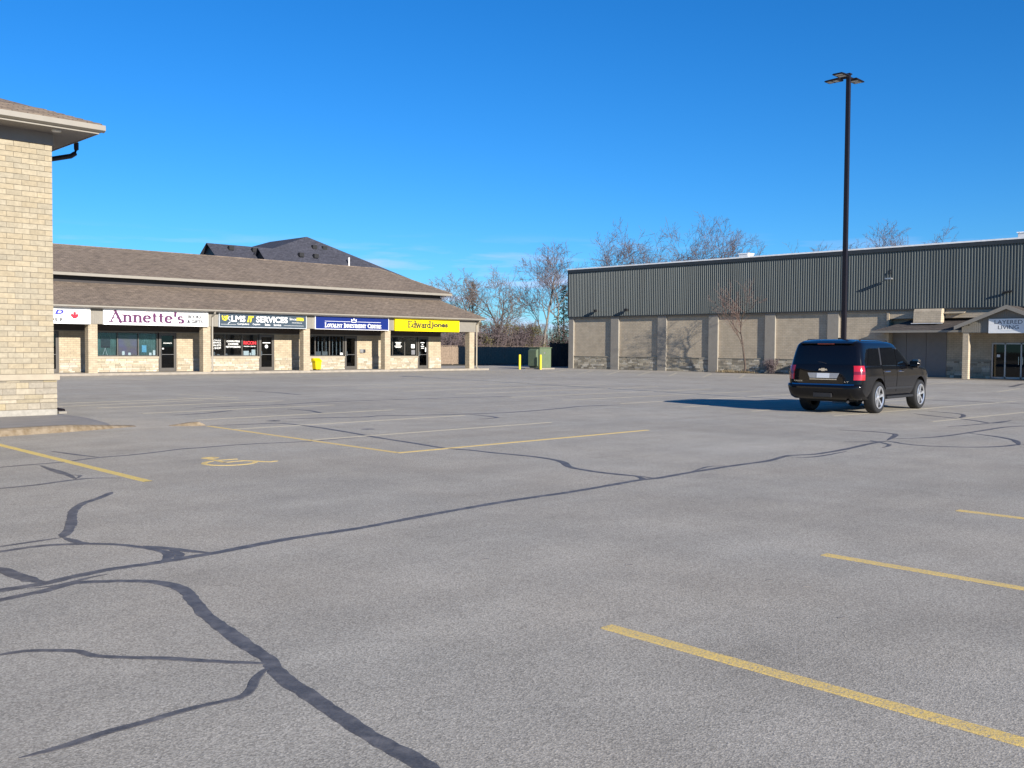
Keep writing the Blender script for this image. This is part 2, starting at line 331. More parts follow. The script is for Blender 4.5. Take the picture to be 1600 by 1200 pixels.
SER = {  # width, strokes, serif points (cap height 1)
 'A': (.80, [[(.10, 0), (.40, 1)], [(.38, 1), (.70, 0)], [(.2, .34), (.58, .34)]], [(.10, 0), (.70, 0)]),
 'N': (.84, [[(.13, 0), (.13, 1)], [(.13, .98), (.70, .02)], [(.70, 0), (.70, 1)]], [(.13, 0), (.13, 1), (.70, 1)]),
 'E': (.70, [[(.17, 0), (.17, 1)], [(.17, .96), (.58, .96)], [(.17, .52), (.5, .52)], [(.17, .04), (.6, .04)], [(.57, .78), (.57, .98)], [(.6, .02), (.6, .22)]], [(.15, 0), (.15, 1)]),
 'T': (.74, [[(.37, 0), (.37, 1)], [(.06, .96), (.68, .96)], [(.07, .78), (.07, .98)], [(.67, .78), (.67, .98)]], [(.37, 0)]),
 'S': (.62, [arc(.30, .74, .2, .23, 40, 250, 8)+arc(.30, .27, .22, .25, 70, -140, 8)], []),
 "'": (.30, [[(.15, .7), (.17, 1.0)]], []),
 'L': (.64, [[(.17, 0), (.17, 1)], [(.17, .04), (.57, .04)], [(.57, .02), (.57, .24)]], [(.17, 0), (.17, 1)]),
 'O': (.84, [arc(.42, .5, .33, .47, 0, 360, 18)], []),
 'Y': (.76, [[(.08, 1), (.38, .45)], [(.66, 1), (.38, .45)], [(.38, 0), (.38, .46)]], [(.38, 0), (.1, 1), (.66, 1)]),
 'I': (.38, [[(.19, 0), (.19, 1)]], [(.19, 0), (.19, 1)]),
 'V': (.78, [[(.08, 1), (.38, 0)], [(.40, 0), (.68, 1)]], [(.1, 1), (.68, 1)]),
 'M': (.98, [[(.13, 0), (.15, 1)], [(.15, 1), (.48, .1)], [(.48, .1), (.80, 1)], [(.82, 1), (.84, 0)]], [(.13, 0), (.84, 0), (.13, 1), (.82, 1)]),
 'C': (.76, [arc(.44, .5, .33, .46, 45, 315, 14)], []),
 'R': (.76, [[(.17, 0), (.17, 1)], [(.17, .96)] + arc(.38, .74, .2, .22, 90, -90, 8) + [(.17, .5)], [(.38, .52), (.66, 0)]], [(.17, 0), (.66, 0), (.15, 1)]),
 'd': (.62, [arc(.27, .30, .2, .28, 0, 360, 14), [(.48, 0), (.48, 1.02)]], [(.44, 1.02), (.52, 0)]),
 'w': (.86, [[(.06, .6), (.24, 0)], [(.24, 0), (.42, .58)], [(.42, .58), (.60, 0)], [(.60, 0), (.78, .6)]], [(.08, .6), (.76, .6)]),
 'a': (.54, [arc(.24, .40, .16, .19, 150, 0, 6) + [(.41, .0)], arc(.25, .17, .17, .16, 30, 330, 10)], [(.44, 0)]),
 'r': (.42, [[(.14, 0), (.14, .6)], [(.14, .42), (.24, .56), (.36, .58)]], [(.14, 0), (.12, .6)]),
 'n': (.64, [[(.15, 0), (.15, .66)], [(.15, .50)] + arc(.32, .45, .17, .19, 140, 0, 6) + [(.49, .0)]], [(.15, 0), (.49, 0), (.10, .66)]),
 'e': (.56, [arc(.28, .33, .20, .31, 10, 315, 12), [(.10, .37), (.47, .37)]], []),
 't': (.42, [[(.19, .06), (.19, .92)], [(.04, .64), (.38, .64)], [(.19, .05), (.37, .05)]], []),
 's': (.46, [[(p[0]*.74, p[1]*.66) for p in arc(.30, .74, .2, .23, 40, 250, 8)+arc(.30, .27, .22, .25, 70, -140, 8)]], []),
 ' ': (.40, [], []), '&': (.8, [arc(.35, .76, .16, .2, -60, 250, 10)+[(.68, 0)], arc(.34, .26, .25, .25, 130, 360, 10)], []),
}
def serif(name, words, m, parent, frame, x0, x1, z0, z1, thick=.16, thin=.06, small=.76, off=.004, caps=True):
    """stroke-built roman capitals; lower-case input letters that have no own glyph become small capitals"""
    items = []; cx = 0
    for ch in words:
        g = SER.get(ch); k = 1.0
        if g is None or (caps and ch.islower()): g = SER[ch.upper()]; k = small
        items.append((g, cx, k)); cx += g[0]*k
    sx = (x1-x0)/cx; sz = z1-z0; b = MB(); q = 0
    def strip(p0, p1, w0, w1):
        nonlocal q
        d = Vector((p1[0]-p0[0], p1[1]-p0[1])); l = d.length or 1e-6; d /= l; nx, ny = -d.y, d.x; e_ = min(w0, .3*l) if abs(d.x*d.y) > .01 else 0; p0 = (p0[0]-d.x*e_, p0[1]-d.y*e_); p1 = (p1[0]+d.x*e_, p1[1]+d.y*e_)
        o = off + q*.00025; q += 1
        b.quad(*place2d([(p0[0]-nx*w0, p0[1]-ny*w0, o), (p0[0]+nx*w0, p0[1]+ny*w0, o), (p1[0]+nx*w1, p1[1]+ny*w1, o), (p1[0]-nx*w1, p1[1]-ny*w1, o)], frame))
    for g, ox, k in items:
        for st in g[1]:
            pts = [(x0+(ox+p[0]*k)*sx, z0+p[1]*k*sz) for p in st]
            for i in range(len(pts)-1):
                dx, dy = abs(st[i+1][0]-st[i][0]), abs(st[i+1][1]-st[i][1]); l = math.hypot(dx, dy) or 1
                w = (thin + (thick-thin)*(dy/l)**1.5)*sz*.5*k
                if len(st) == 2 and st[1][0] > st[0][0] and st[1][1] > st[0][1] and dx > .1: w = thin*sz*.6*k   # rising diagonals are the thin ones
                strip(pts[i], pts[i+1], w, w)
        for p in g[2]:
            c = (x0+(ox+p[0]*k)*sx, z0+p[1]*k*sz); hw = (thick*.5+.10)*sz*k
            strip((c[0]-hw, c[1]), (c[0]+hw, c[1]), thin*sz*.5*k, thin*sz*.5*k)
    return b.build(name, m, parent, fix=False)
CRACKS = [
    (0.1, [(1.9,6.88),(2.11,6.9),(2.39,6.91),(2.61,6.98),(2.89,7.03),(3.25,7.02),(3.53,7.04),(3.7,7.05),(4.0,7.1),(4.45,7.16),(5.13,7.17),(5.44,7.21),(6.27,7.32),(7.27,7.41),(8.29,7.42),(9.58,7.53),(9.88,7.49),(10.68,7.56),(11.78,7.61),(12.64,7.61),(13.51,7.78),(13.95,7.62),(15.02,7.66),(16.34,7.85),(17.01,7.86),(16.77,7.49),(16.69,7.01),(17.11,6.38),(17.75,6.11),(18.24,6.07),(18.35,5.66)]),
    (0.05, [(10.54,7.51),(11.09,7.7),(11.46,7.77),(11.69,7.57)]),
    (0.06, [(13.36,7.77),(13.43,7.49),(13.87,7.42),(14.79,7.5)]),
    (0.092, [(1.83,6.61),(2.03,6.64),(2.17,6.67),(2.32,6.7),(2.53,6.78),(2.68,6.71),(2.85,6.57),(2.95,6.44),(2.99,6.23),(2.96,6.01),(2.88,5.74),(2.8,5.46),(2.74,5.13),(2.67,4.75),(2.63,4.45),(2.59,4.35),(2.52,4.09),(2.5,3.92),(2.47,3.73),(2.44,3.52),(2.41,3.3),(2.4,3.13),(2.39,2.95),(2.36,2.78),(2.33,2.52)]),
    (0.055, [(1.52,5.49),(1.66,5.46),(1.77,5.44),(1.9,5.34),(1.98,5.24),(2.01,5.11),(2.12,4.97),(2.26,4.82),(2.39,4.64),(2.55,4.44),(2.61,4.36)]),
    (0.05, [(1.29,4.03),(1.4,4.03),(1.53,4.04),(1.66,4.06),(1.8,4.06),(1.95,4.07),(2.1,4.07),(2.23,4.05),(2.32,4.1),(2.42,4.22),(2.52,4.31),(2.61,4.35)]),
    (0.06, [(2.41,8.4),(2.57,8.41),(2.83,8.44),(3.05,8.46)]),
    (0.08, [(2.35,8.2),(2.51,8.2),(2.76,8.23),(2.99,8.15),(3.17,8.01),(3.31,7.82),(3.41,7.52),(3.43,7.32),(3.36,7.13),(3.24,7.01)]),
    (0.09, [(3.06,8.46),(3.22,8.75),(3.41,9.18),(3.63,9.73),(3.88,10.15),(4.15,10.41),(4.43,10.75)]),
    (0.08, [(3.08,8.47),(3.09,8.18),(3.16,8.0)]),
    (0.09, [(3.41,7.67),(3.52,7.43),(3.59,7.24),(3.68,7.07)]),
    (0.07, [(3.5,7.4),(3.48,7.19),(3.39,7.05),(3.27,6.98)]),
    (0.11, [(2.27,7.72),(2.31,7.56),(2.33,7.33),(2.36,7.03),(2.41,6.9)]),
    (0.05, [(2.25,6.83),(2.43,6.79),(2.67,6.87),(2.8,6.89)]),
    (0.06, [(3.98,13.85),(4.25,13.87),(4.68,13.92),(5.14,13.97),(5.62,14.18),(6.05,14.2),(6.59,14.35),(7.04,14.54),(7.41,14.54),(8.02,14.59),(8.58,14.51),(9.26,14.35),(10.31,14.4)]),
    (0.08, [(5.47,15.48),(5.55,14.83),(5.67,14.22)]),
    (0.07, [(3.39,11.81),(3.62,11.83),(3.98,11.85),(4.47,12.01),(4.73,12.02),(4.98,11.8)]),
    (0.1, [(4.71,13.73),(4.66,13.2),(4.62,12.57),(4.55,12.13)]),
    (0.06, [(4.61,12.52),(4.71,12.37),(4.54,12.09)]),
    (0.085, [(9.58,18.46),(10.23,18.3),(10.81,18.22),(11.02,18.04),(11.03,17.05),(10.84,15.61),(10.57,14.18),(10.42,13.05),(10.27,12.01),(10.37,11.51),(10.37,10.99),(10.45,10.22),(10.33,9.56),(9.93,9.02),(9.82,8.69),(9.77,8.26),(9.84,7.76),(9.84,7.5)]),
    (0.09, [(9.83,7.83),(9.72,7.6),(9.5,7.49)]),
    (0.1, [(10.41,21.77),(11.41,21.99),(12.32,22.57)]),
    (0.12, [(12.01,23.98),(13.15,24.09),(14.46,24.01),(16.5,24.32),(18.83,24.14),(20.94,23.94),(23.13,23.61)]),
    (0.1, [(11.56,19.19),(12.55,18.94),(13.5,18.55),(13.92,18.69),(14.88,18.22),(15.98,17.86),(17.3,17.66),(19.42,17.99),(20.67,18.3),(21.96,18.0)]),
    (0.1, [(13.64,22.12),(13.74,21.24),(13.37,20.13)]),
    (0.12, [(18.17,31.69),(18.23,30.14),(17.98,28.32)]),
    (0.35, [(11.11,18.78),(11.26,18.83),(11.26,18.66)]),
    (0.22, [(11.4,15.82),(11.52,15.79),(11.59,15.66)]),  # dark drain patch, drawn as a sealant spot
    (0.09, [(15.93,17.69),(15.75,16.56),(15.04,16.39)]),
    (0.09, [(25.05,10.9),(24.52,10.19),(24.11,9.45),(23.64,8.83),(23.15,8.28),(24.49,8.34)]),
    (0.09, [(26.37,11.09),(25.97,10.18),(25.34,9.76),(24.16,9.41)]),
    (0.08, [(17.58,7.99),(18.31,7.69),(19.2,7.61),(20.45,7.63),(22.33,7.65),(23.37,7.22)]),
    (0.1, [(19.92,7.57),(19.58,6.96),(18.96,6.4),(18.05,6.02)]),
    (0.08, [(18.67,9.63),(18.77,9.02),(18.6,8.46),(17.79,8.13),(17.15,7.93)]),
    (0.08, [(16.28,8.31),(16.64,8.0),(17.01,7.86)]),
    (0.08, [(16.91,8.13),(16.39,7.53),(15.81,7.39)]),
    (0.12, [(32.28,13.43),(32.69,12.22),(32.45,10.71)]),
    (0.2, [(47.24,16.22),(53.25,17.6)]),
    (0.06, [(21.26,8.53),(22.4,8.36),(24.27,8.31)]),
    (0.03, [(3.04,9.02),(3.1,9.01)]),  # specks of leaf debris from here on, drawn as sealant dabs
    (0.03, [(3.64,9.17),(3.71,9.17)]),
    (0.03, [(2.82,6.39),(2.86,6.38)]),
    (0.03, [(4.59,5.26),(4.64,5.25)]),
    (0.03, [(5.05,5.48),(5.11,5.46)]),
    (0.03, [(5.7,4.61),(5.76,4.59)]),
    (0.03, [(6.04,3.64),(6.1,3.62)]),
    (0.03, [(5.51,2.83),(5.56,2.81)]),
    (0.03, [(6.08,3.38),(6.13,3.35)]),
]
# ================================================================== ground
g = MB(); g.quad((-1500, -1500, -.03), (1500, -1500, -.03), (1500, 1500, -.03), (-1500, 1500, -.03)); kind(g.build('ground', 'ground_soil'), 'structure')
g = MB(); g.quad((-70, -70, 0), (140, -70, 0), (140, 66, 0), (-70, 66, 0))
lot = kind(g.build('parking_lot', 'asphalt'), 'structure')
def ribbon(name, pts, w, z, m, seed=0, wob=.18, ends=True):
    """a flat strip following a polyline on the asphalt, slightly uneven in width"""
    rnd = random.Random(seed); P2 = [Vector(p) for p in pts]
    fine = []
    for i in range(len(P2)-1):
        a = P2[max(i-1, 0)]; b_ = P2[i]; c = P2[i+1]; d = P2[min(i+2, len(P2)-1)]; n = max(2, min(40, int((c-b_).length/(.05 if b_.length < 12 else .2))))
        for k in range(n):
            t = k/n; fine.append(.5*((2*b_) + (c-a)*t + (2*a-5*b_+4*c-d)*t*t + (3*b_-a-3*c+d)*t**3))
    if P2[0].length > 12 and m == 'sealant': w *= 1.25
    fine.append(P2[-1]); b = MB(); n = len(fine); L = []; Rr = []
    for i, p in enumerate(fine):
        d = fine[min(i+1, n-1)] - fine[max(i-1, 0)]; d = d.normalized() if d.length > 1e-6 else Vector((1, 0)); nn = Vector((-d.y, d.x))
        k = (1 - .75*max(0, 1-min(i, n-1-i)/3.0)) if ends else 1
        ww = w*.5*k*(1 + wob*1.5*mnoise.noise(Vector((p.x*2.7, p.y*2.7, seed*3.1))))
        L.append((*(p + nn*ww*(1+rnd.uniform(-wob, wob))), z)); Rr.append((*(p - nn*ww*(1+rnd.uniform(-wob, wob))), z))
    # feathered edges: the strip thins to nothing at both sides
    for i in range(n):
        l_, r_ = Vector(L[i]), Vector(Rr[i]); a_, b2 = l_.lerp(r_, .10), l_.lerp(r_, .90); b.v += [(l_.x, l_.y, z*.15), tuple(a_), tuple(b2), (r_.x, r_.y, z*.15)]
    for i in range(n-1):
        for k in range(3): b.f.append((4*i+k, 4*i+4+k, 4*i+5+k, 4*i+1+k)); b.t.append(None)
    return b.build(name, m, lot, fix=False)
for i, (w, pts) in enumerate(CRACKS): ribbon('crack_seal', pts, w, .0022 + i*.00004, 'sealant', i, .13)
def line(x0, y0, x1, y1, m='pale_paint', w=.10, z=.0046):
    d = Vector((x1-x0, y1-y0)); n = max(2, int(d.length/.5)); ribbon('parking_line', [(x0+d.x*i/n, y0+d.y*i/n) for i in range(n+1)], w, z, m, int(x0*7+y0*13), .05, False)
for x0, y1, y0 in ((4.36, 3.66, -2.0), (7.16, 3.80, -1.9), (10.16, 3.95, -1.8), (13.1, 4.1, -1.6)): line(x0, y1, x0-.12, y0, 'yellow_paint', .115)
line(5.22, 17.4, 5.09, 11.3, 'bright_yellow_paint', .125)
line(9.52, 18.4, 9.28, 11.92, 'yellow_paint', .105)
for y0 in (11.98, 14.62, 17.45, 20.15, 22.85, 25.5, 28.1): line((9.24 if y0 < 12.2 else 9.45) if y0 < 18.5 else 10.1, y0-.06, 15.6, y0+.12, 'yellow_paint' if y0 < 12.2 else 'pale_paint', .115, .0050)
for y0 in (9.4, 11.8, 14.1, 16.3, 18.5, 20.8, 23.1, 25.8, 28.7, 31.6, 34.4): line(22.5, y0, 34.0, y0+.05 if y0 > 12 else y0-.3, 'pale_paint', .12)
for x0, y0, x1, y1 in ((47.0, 42.0, 54.6, 47.4), (47.2, 39.8, 55.2, 45.4), (47.4, 37.6, 55.6, 43.0), (47.6, 35.4, 55.5, 40.6), (47.6, 33.0, 55.8, 38.0), (47.6, 30.6, 55.8, 35.4), (47.0, 20.0, 54.3, 21.0), (41.0, 14.6, 46.0, 15.4), (46.8, 44.6, 53.8, 49.4)): line(x0, y0, x1, y1, 'pale_paint', .14)
for x0, y0, x1, y1 in ((14.0, 29.0, 14.9, 26.8), (15.0, 31.0, 15.4, 28.6), (20.0, 44.0, 20.0, 50.5), (23.0, 45, 23.0, 51), (26, 45.5, 26, 51), (29, 45.5, 29, 51), (32, 45.5, 32, 51), (35, 45.5, 35, 51), (8.6, 26.4, 14, 27.4)): line(x0, y0, x1, y1, 'pale_paint', .12)
# wheelchair symbol painted on the bay
isa = [(.085, arc(6.86, 13.12, .075, .075, 0, 360, 8)), (.075, [(6.80, 13.0), (6.78, 12.72), (6.76, 12.48)]), (.07, [(6.78, 12.78), (6.95, 12.76), (7.05, 12.74)]),
       (.075, [(6.76, 12.48), (7.02, 12.5), (7.12, 12.3), (7.2, 12.14), (7.30, 12.18)]), (.075, arc(6.80, 12.42, .30, .32, 110, 330, 12))]
for i, (w, pts) in enumerate(isa): ribbon('wheelchair_symbol', [((p[0]-6.9)*1.15+6.86, p[1]) for p in pts], w, .0040+i*.0003, 'yellow_paint', 50+i, .1, False)

# ---- walkway and kerbs beside the near building
wk = MB(); edge = [(-30, 18.2), (5.0, 18.42), (7.0, 18.75), (7.7, 19.0), (8.05, 19.5), (8.3, 20.4), (8.55, 22.0), (8.6, 32), (-30, 32)]
inner = [(-30, 18.5), (4.9, 18.70), (6.9, 19.02), (7.4, 19.25), (7.75, 19.7), (7.95, 20.5), (8.12, 22.0), (8.12, 32), (-30, 32)]
wk.face([(x, y, .085) for x, y in inner])
for i in range(2, 7): wk.quad((*inner[i], .085), (*inner[i+1], .085), (*edge[i+1], .006), (*edge[i], .006))
kind(wk.build('walkway', 'walk_grey'), 'structure')
kb = MB(); ks = [(-30, 18.15, .13), (2, 18.3, .13), (5.0, 18.42, .13), (6.2, 18.58, .125), (7.0, 18.75, .115), (7.5, 18.88, .08), (7.95, 19.05, .045), (8.4, 19.2, .012)]
dens = []
for i in range(len(ks)-1):
    n = 2 if i == 0 else 6
    for k in range(n): t = k/n; dens.append(tuple(ks[i][j]*(1-t)+ks[i+1][j]*t for j in range(3)))
dens.append(ks[-1]); rnd = random.Random(4); prof = []
for x, y, h in dens:
    j = rnd.uniform(-.008, .008); prof.append([(x, y-.01, 0), (x+.0, y+.02+j, h*.75), (x, y+.06+j, h), (x, y+.20, h+.004), (x+.01, y+.33, h*.6)])
for a, b_ in zip(prof, prof[1:]):
    for k in range(4): kb.quad(a[k], b_[k], b_[k+1], a[k+1])
kind(kb.build('kerb', 'kerb_ochre', smooth=False), 'structure')
kb = MB(); pr = []
for x, y, h, w in ((8.95, 18.95, .01, .1), (9.1, 18.85, .03, .2), (9.25, 18.74, .06, .24), (9.42, 18.64, .075, .22), (9.52, 18.57, .02, .16)):
    pr.append([(x, y-w*.5, 0), (x, y-w*.25, h), (x+.02, y+w*.3, h), (x+.05, y+w*.8, 0)])
for a, b_ in zip(pr, pr[1:]):
    for k in range(3): kb.quad(a[k], b_[k], b_[k+1], a[k+1])
kind(kb.build('kerb', 'kerb_ochre'), 'structure')

# ================================================================== near brick building (frame edge)
WX, WY = 7.95, 22.32
nb = thing('brick_building', (0, WY, 0), 'tall cream brick building with stone base, hipped shingle roof and deep grey eaves', 'building')
box('wall_core', 'cream_stone', nb, -16, WX-.03, WY+.03, WY+9, .0, 6.1)
rnd = random.Random(11); rows = int((5.88-.975)/.1115); bh = (5.88-.975)/rows
vis, rest = [], MB()
def btone(r_):
    k = r_.uniform(.90, 1.08); h = r_.uniform(-.008, .008); return (.318*k+h, .268*k, .186*k-h)
meshes = {}
for r_ in range(rows):
    z0 = .975 + r_*bh; xx = WX + (0 if r_ % 2 else .155)
    k = 0
    while xx > -15.8:
        x1 = min(xx, WX); x0 = xx-.31; pr_ = rnd.uniform(-.002, .003)
        a = (x0+.005, x1-(.005 if x1 < WX else 0), WY-pr_, WY+.06, z0+.0055, z0+bh-.0055)
        if x1 > 6.55 and len(vis) < 290: vis.append(a)
        else: rest.box(*a, tone=btone(rnd))
        xx -= .31
for a in vis:
    MB().box(*a, tone=btone(rnd)).build('brick', 'brick_tones', nb, bevel=0)
kind(rest.build('brickwork', 'brick_tones', nb), 'stuff')
box('mortar_bed', 'mortar', nb, -15.9, WX-.004, WY+.011, WY+.055, .97, 5.885)
box('side_wall', 'cream_brick', nb, WX-.028, WX-.001, WY+.062, WY+9, .1, 6.1)
# stone base
sr = random.Random(5); courses = [(.08, .215), (.22, .355), (.36, .435), (.44, .535), (.54, .665), (.67, .795), (.80, .838)]
stones = MB(); cnt = 0
tones = [(.345, .298, .222), (.305, .255, .170), (.275, .240, .185), (.33, .282, .205), (.30, .245, .150), (.26, .228, .178)]
for ci, (z0, z1) in enumerate(courses):
    xx = WX + .045
    while xx > -15.5:
        w = sr.uniform(.2, .52) if ci else 1.2; t = sr.choice(tones); k = sr.uniform(.88, 1.1); tone = tuple(q*k for q in (t if ci else (.33, .305, .26)))
        a = (xx-w+.005, xx, WY-.05-sr.uniform(0, .012), WY+.02, z0+.004, z1-.003)
        if xx > 6.3: MB().box(*a, tone=tone).build('stone', 'stone_tones', nb, bevel=.006)
        else: stones.box(*a, tone=tone)
        xx -= w
box('stone_mortar', 'mortar', nb, -15.4, WX+.035, WY-.045, WY+.0, .085, .838)
kind(stones.build('stonework', 'stone_tones', nb), 'stuff')
box('ledge', 'cream_stone', nb, -15.5, WX+.09, WY-.10, WY+.02, .842, .97, bevel=.008)
box('frieze_board', 'soffit_grey', nb, -15.9, WX+.02, WY-.025, WY+.05, 5.886, 6.14)
so_ = MB(); EX, EY = 8.67, 21.58
so_.box(-16, EX-.02, EY+.02, WY+.0, 6.141, 6.16); so_.box(WX+.0, EX-.02, WY+.001, WY+9.5, 6.141, 6.16); so_.build('soffit', 'soffit_grey', nb)
for i in range(4): MB().lathe([(0, 0), (.09, 0), (.10, .02), (.10, .03)], (7.9-i*2.4, 21.9, 6.112), 'z', 16).build('soffit_light', 'lamp_lens', nb)
fa = MB(); fa.box(-16, EX, EY-.0, EY+.02, 6.13, 6.30); fa.box(EX-.02, EX, EY+.02, WY+9.5, 6.13, 6.30); fa.build('fascia', 'gutter_beige', nb)
gu = MB(); gu.prism([(EY-.10, 6.31), (EY-.11, 6.20), (EY-.03, 6.165), (EY-.002, 6.165), (EY-.002, 6.31)], 'x', -16, EX+.10)
gu.prism([(EX+.10, 6.312), (EX+.11, 6.20), (EX+.03, 6.165), (EX+.002, 6.165), (EX+.002, 6.312)], 'y', EY-.0, WY+9.5); gu.build('gutter', 'gutter_beige', nb)
ro = MB(); m_ = .36; ax, ay, az = EX+.06, EY-.06, 6.325; T = 5.2
ro.face([(-16, ay, az), (ax, ay, az), (ax-T, ay+T, az+T*m_), (-16, ay+T, az+T*m_)]); ro.face([(ax, ay, az), (ax, ay+2*T, az), (ax-T, ay+T, az+T*m_)]); ro.face([(-16, ay+2*T, az), (-16, ay+T, az+T*m_), (ax-T, ay+T, az+T*m_), (ax, ay+2*T, az)])
ro.face([(-16, ay, az-.02), (-16, ay+2*T, az-.02), (ax, ay+2*T, az-.02), (ax, ay, az-.02)])
for a, b_ in (((-16, ay), (ax, ay)), ((ax, ay), (ax, ay+2*T))): ro.quad((*a, az-.02), (*b_, az-.02), (*b_, az), (*a, az))
ro.build('roof', 'brown_shingles', nb)
for k in range(7):      # the first shingle courses by the hip are close enough to read as steps
    y0 = ay + k*.14; rb_ = MB(); rb_.prism([(y0, az+(y0-ay)*m_+.004), (y0+.16, az+(y0+.16-ay)*m_+.003), (y0+.16, az+(y0+.16-ay)*m_+.006), (y0, az+(y0-ay)*m_+.018)], 'x', -8, ax-(y0-ay)-.02); rb_.build('shingle_course', 'brown_shingles', nb)
MB().tube([(8.80, 23.2, 6.2), (8.80, 23.2, 6.05), (8.77, 23.2, 5.95), (8.68, 23.2, 5.88), (8.14, 23.2, 5.72), (8.05, 23.2, 5.64), (8.03, 23.2, .3), (8.07, 23.15, .19), (8.3, 22.75, .13)], .055, 8).build('downspout', 'pole_bronze', nb)
box('splash_outlet', 'gutter_beige', nb, 8.13, 8.30, 22.55, 22.85, .087, .135)

# ================================================================== strip mall
Y0, YW = 52.75, 54.6
sm = thing('strip_mall', (34, YW, 0), 'long low strip mall of cream brick shops under two-tier brown shingle roof', 'building')
box('walkway_slab', 'concrete', sm, 4, 49.0, 52.42, 54.62, .0, .13, bevel=.01)
XL = 4.0
# openings: (x0, x1, z0, z1)
bays = [dict(n='A', wall=(14.6, 20.95), win=(15.2, 18.55), door=(18.68, 19.72)),
        dict(n='B', wall=(20.95, 27.7), win=(21.3, 25.18), door=(25.25, 26.30), mul=(22.88, 24.06)),
        dict(n='C', wall=(27.7, 34.0), win=(28.25, 31.60), door=(31.67, 32.70), mul=(29.37, 30.51)),
        dict(n='D', wall=(34.0, 40.3), win=(34.75, 37.93), door=(38.0, 38.97), mul=(35.72, 36.82)),
        dict(n='E', wall=(40.3, 46.27), win=(41.1, 44.11), door=(44.18, 45.14), mul=(41.97, 43.03))]
sr = random.Random(21)
def stoneveneer(x0, x1, z0, z1, y, th, parent, rows=7, wmin=.14, wmax=.55, tn=None, axis='x'):
    b = MB(); zc = z0; hs = [sr.uniform(.7, 1.3) for _ in range(rows)]; s = sum(hs)
    for h in hs:
        h = h/s*(z1-z0); xx = x0
        while xx < x1-.02:
            w = min(sr.uniform(wmin, wmax), x1-xx)
            if x1-xx-w < .1: w = x1-xx
            t = sr.choice(tn); k = sr.uniform(.82, 1.12); o = sr.uniform(0, .022); tone = tuple(q*k for q in t)
            if axis == 'x': b.box(xx+.006, xx+w-.006, y-th-o, y, zc+.005, zc+h-.005, tone)
            else: b.box(y-th-o, y, xx+.006, xx+w-.006, zc+.005, zc+h-.005, tone)
            xx += w
        zc += h
    return kind(b.build('stone_base', 'stone_tones', parent), 'stuff')
STT = [(.46, .40, .30), (.40, .335, .235), (.49, .435, .34), (.43, .362, .26), (.45, .40, .325), (.35, .30, .215)]
box('wall', 'cream_brick', sm, XL, 14.6, YW, YW+.3, .12, 5.2)
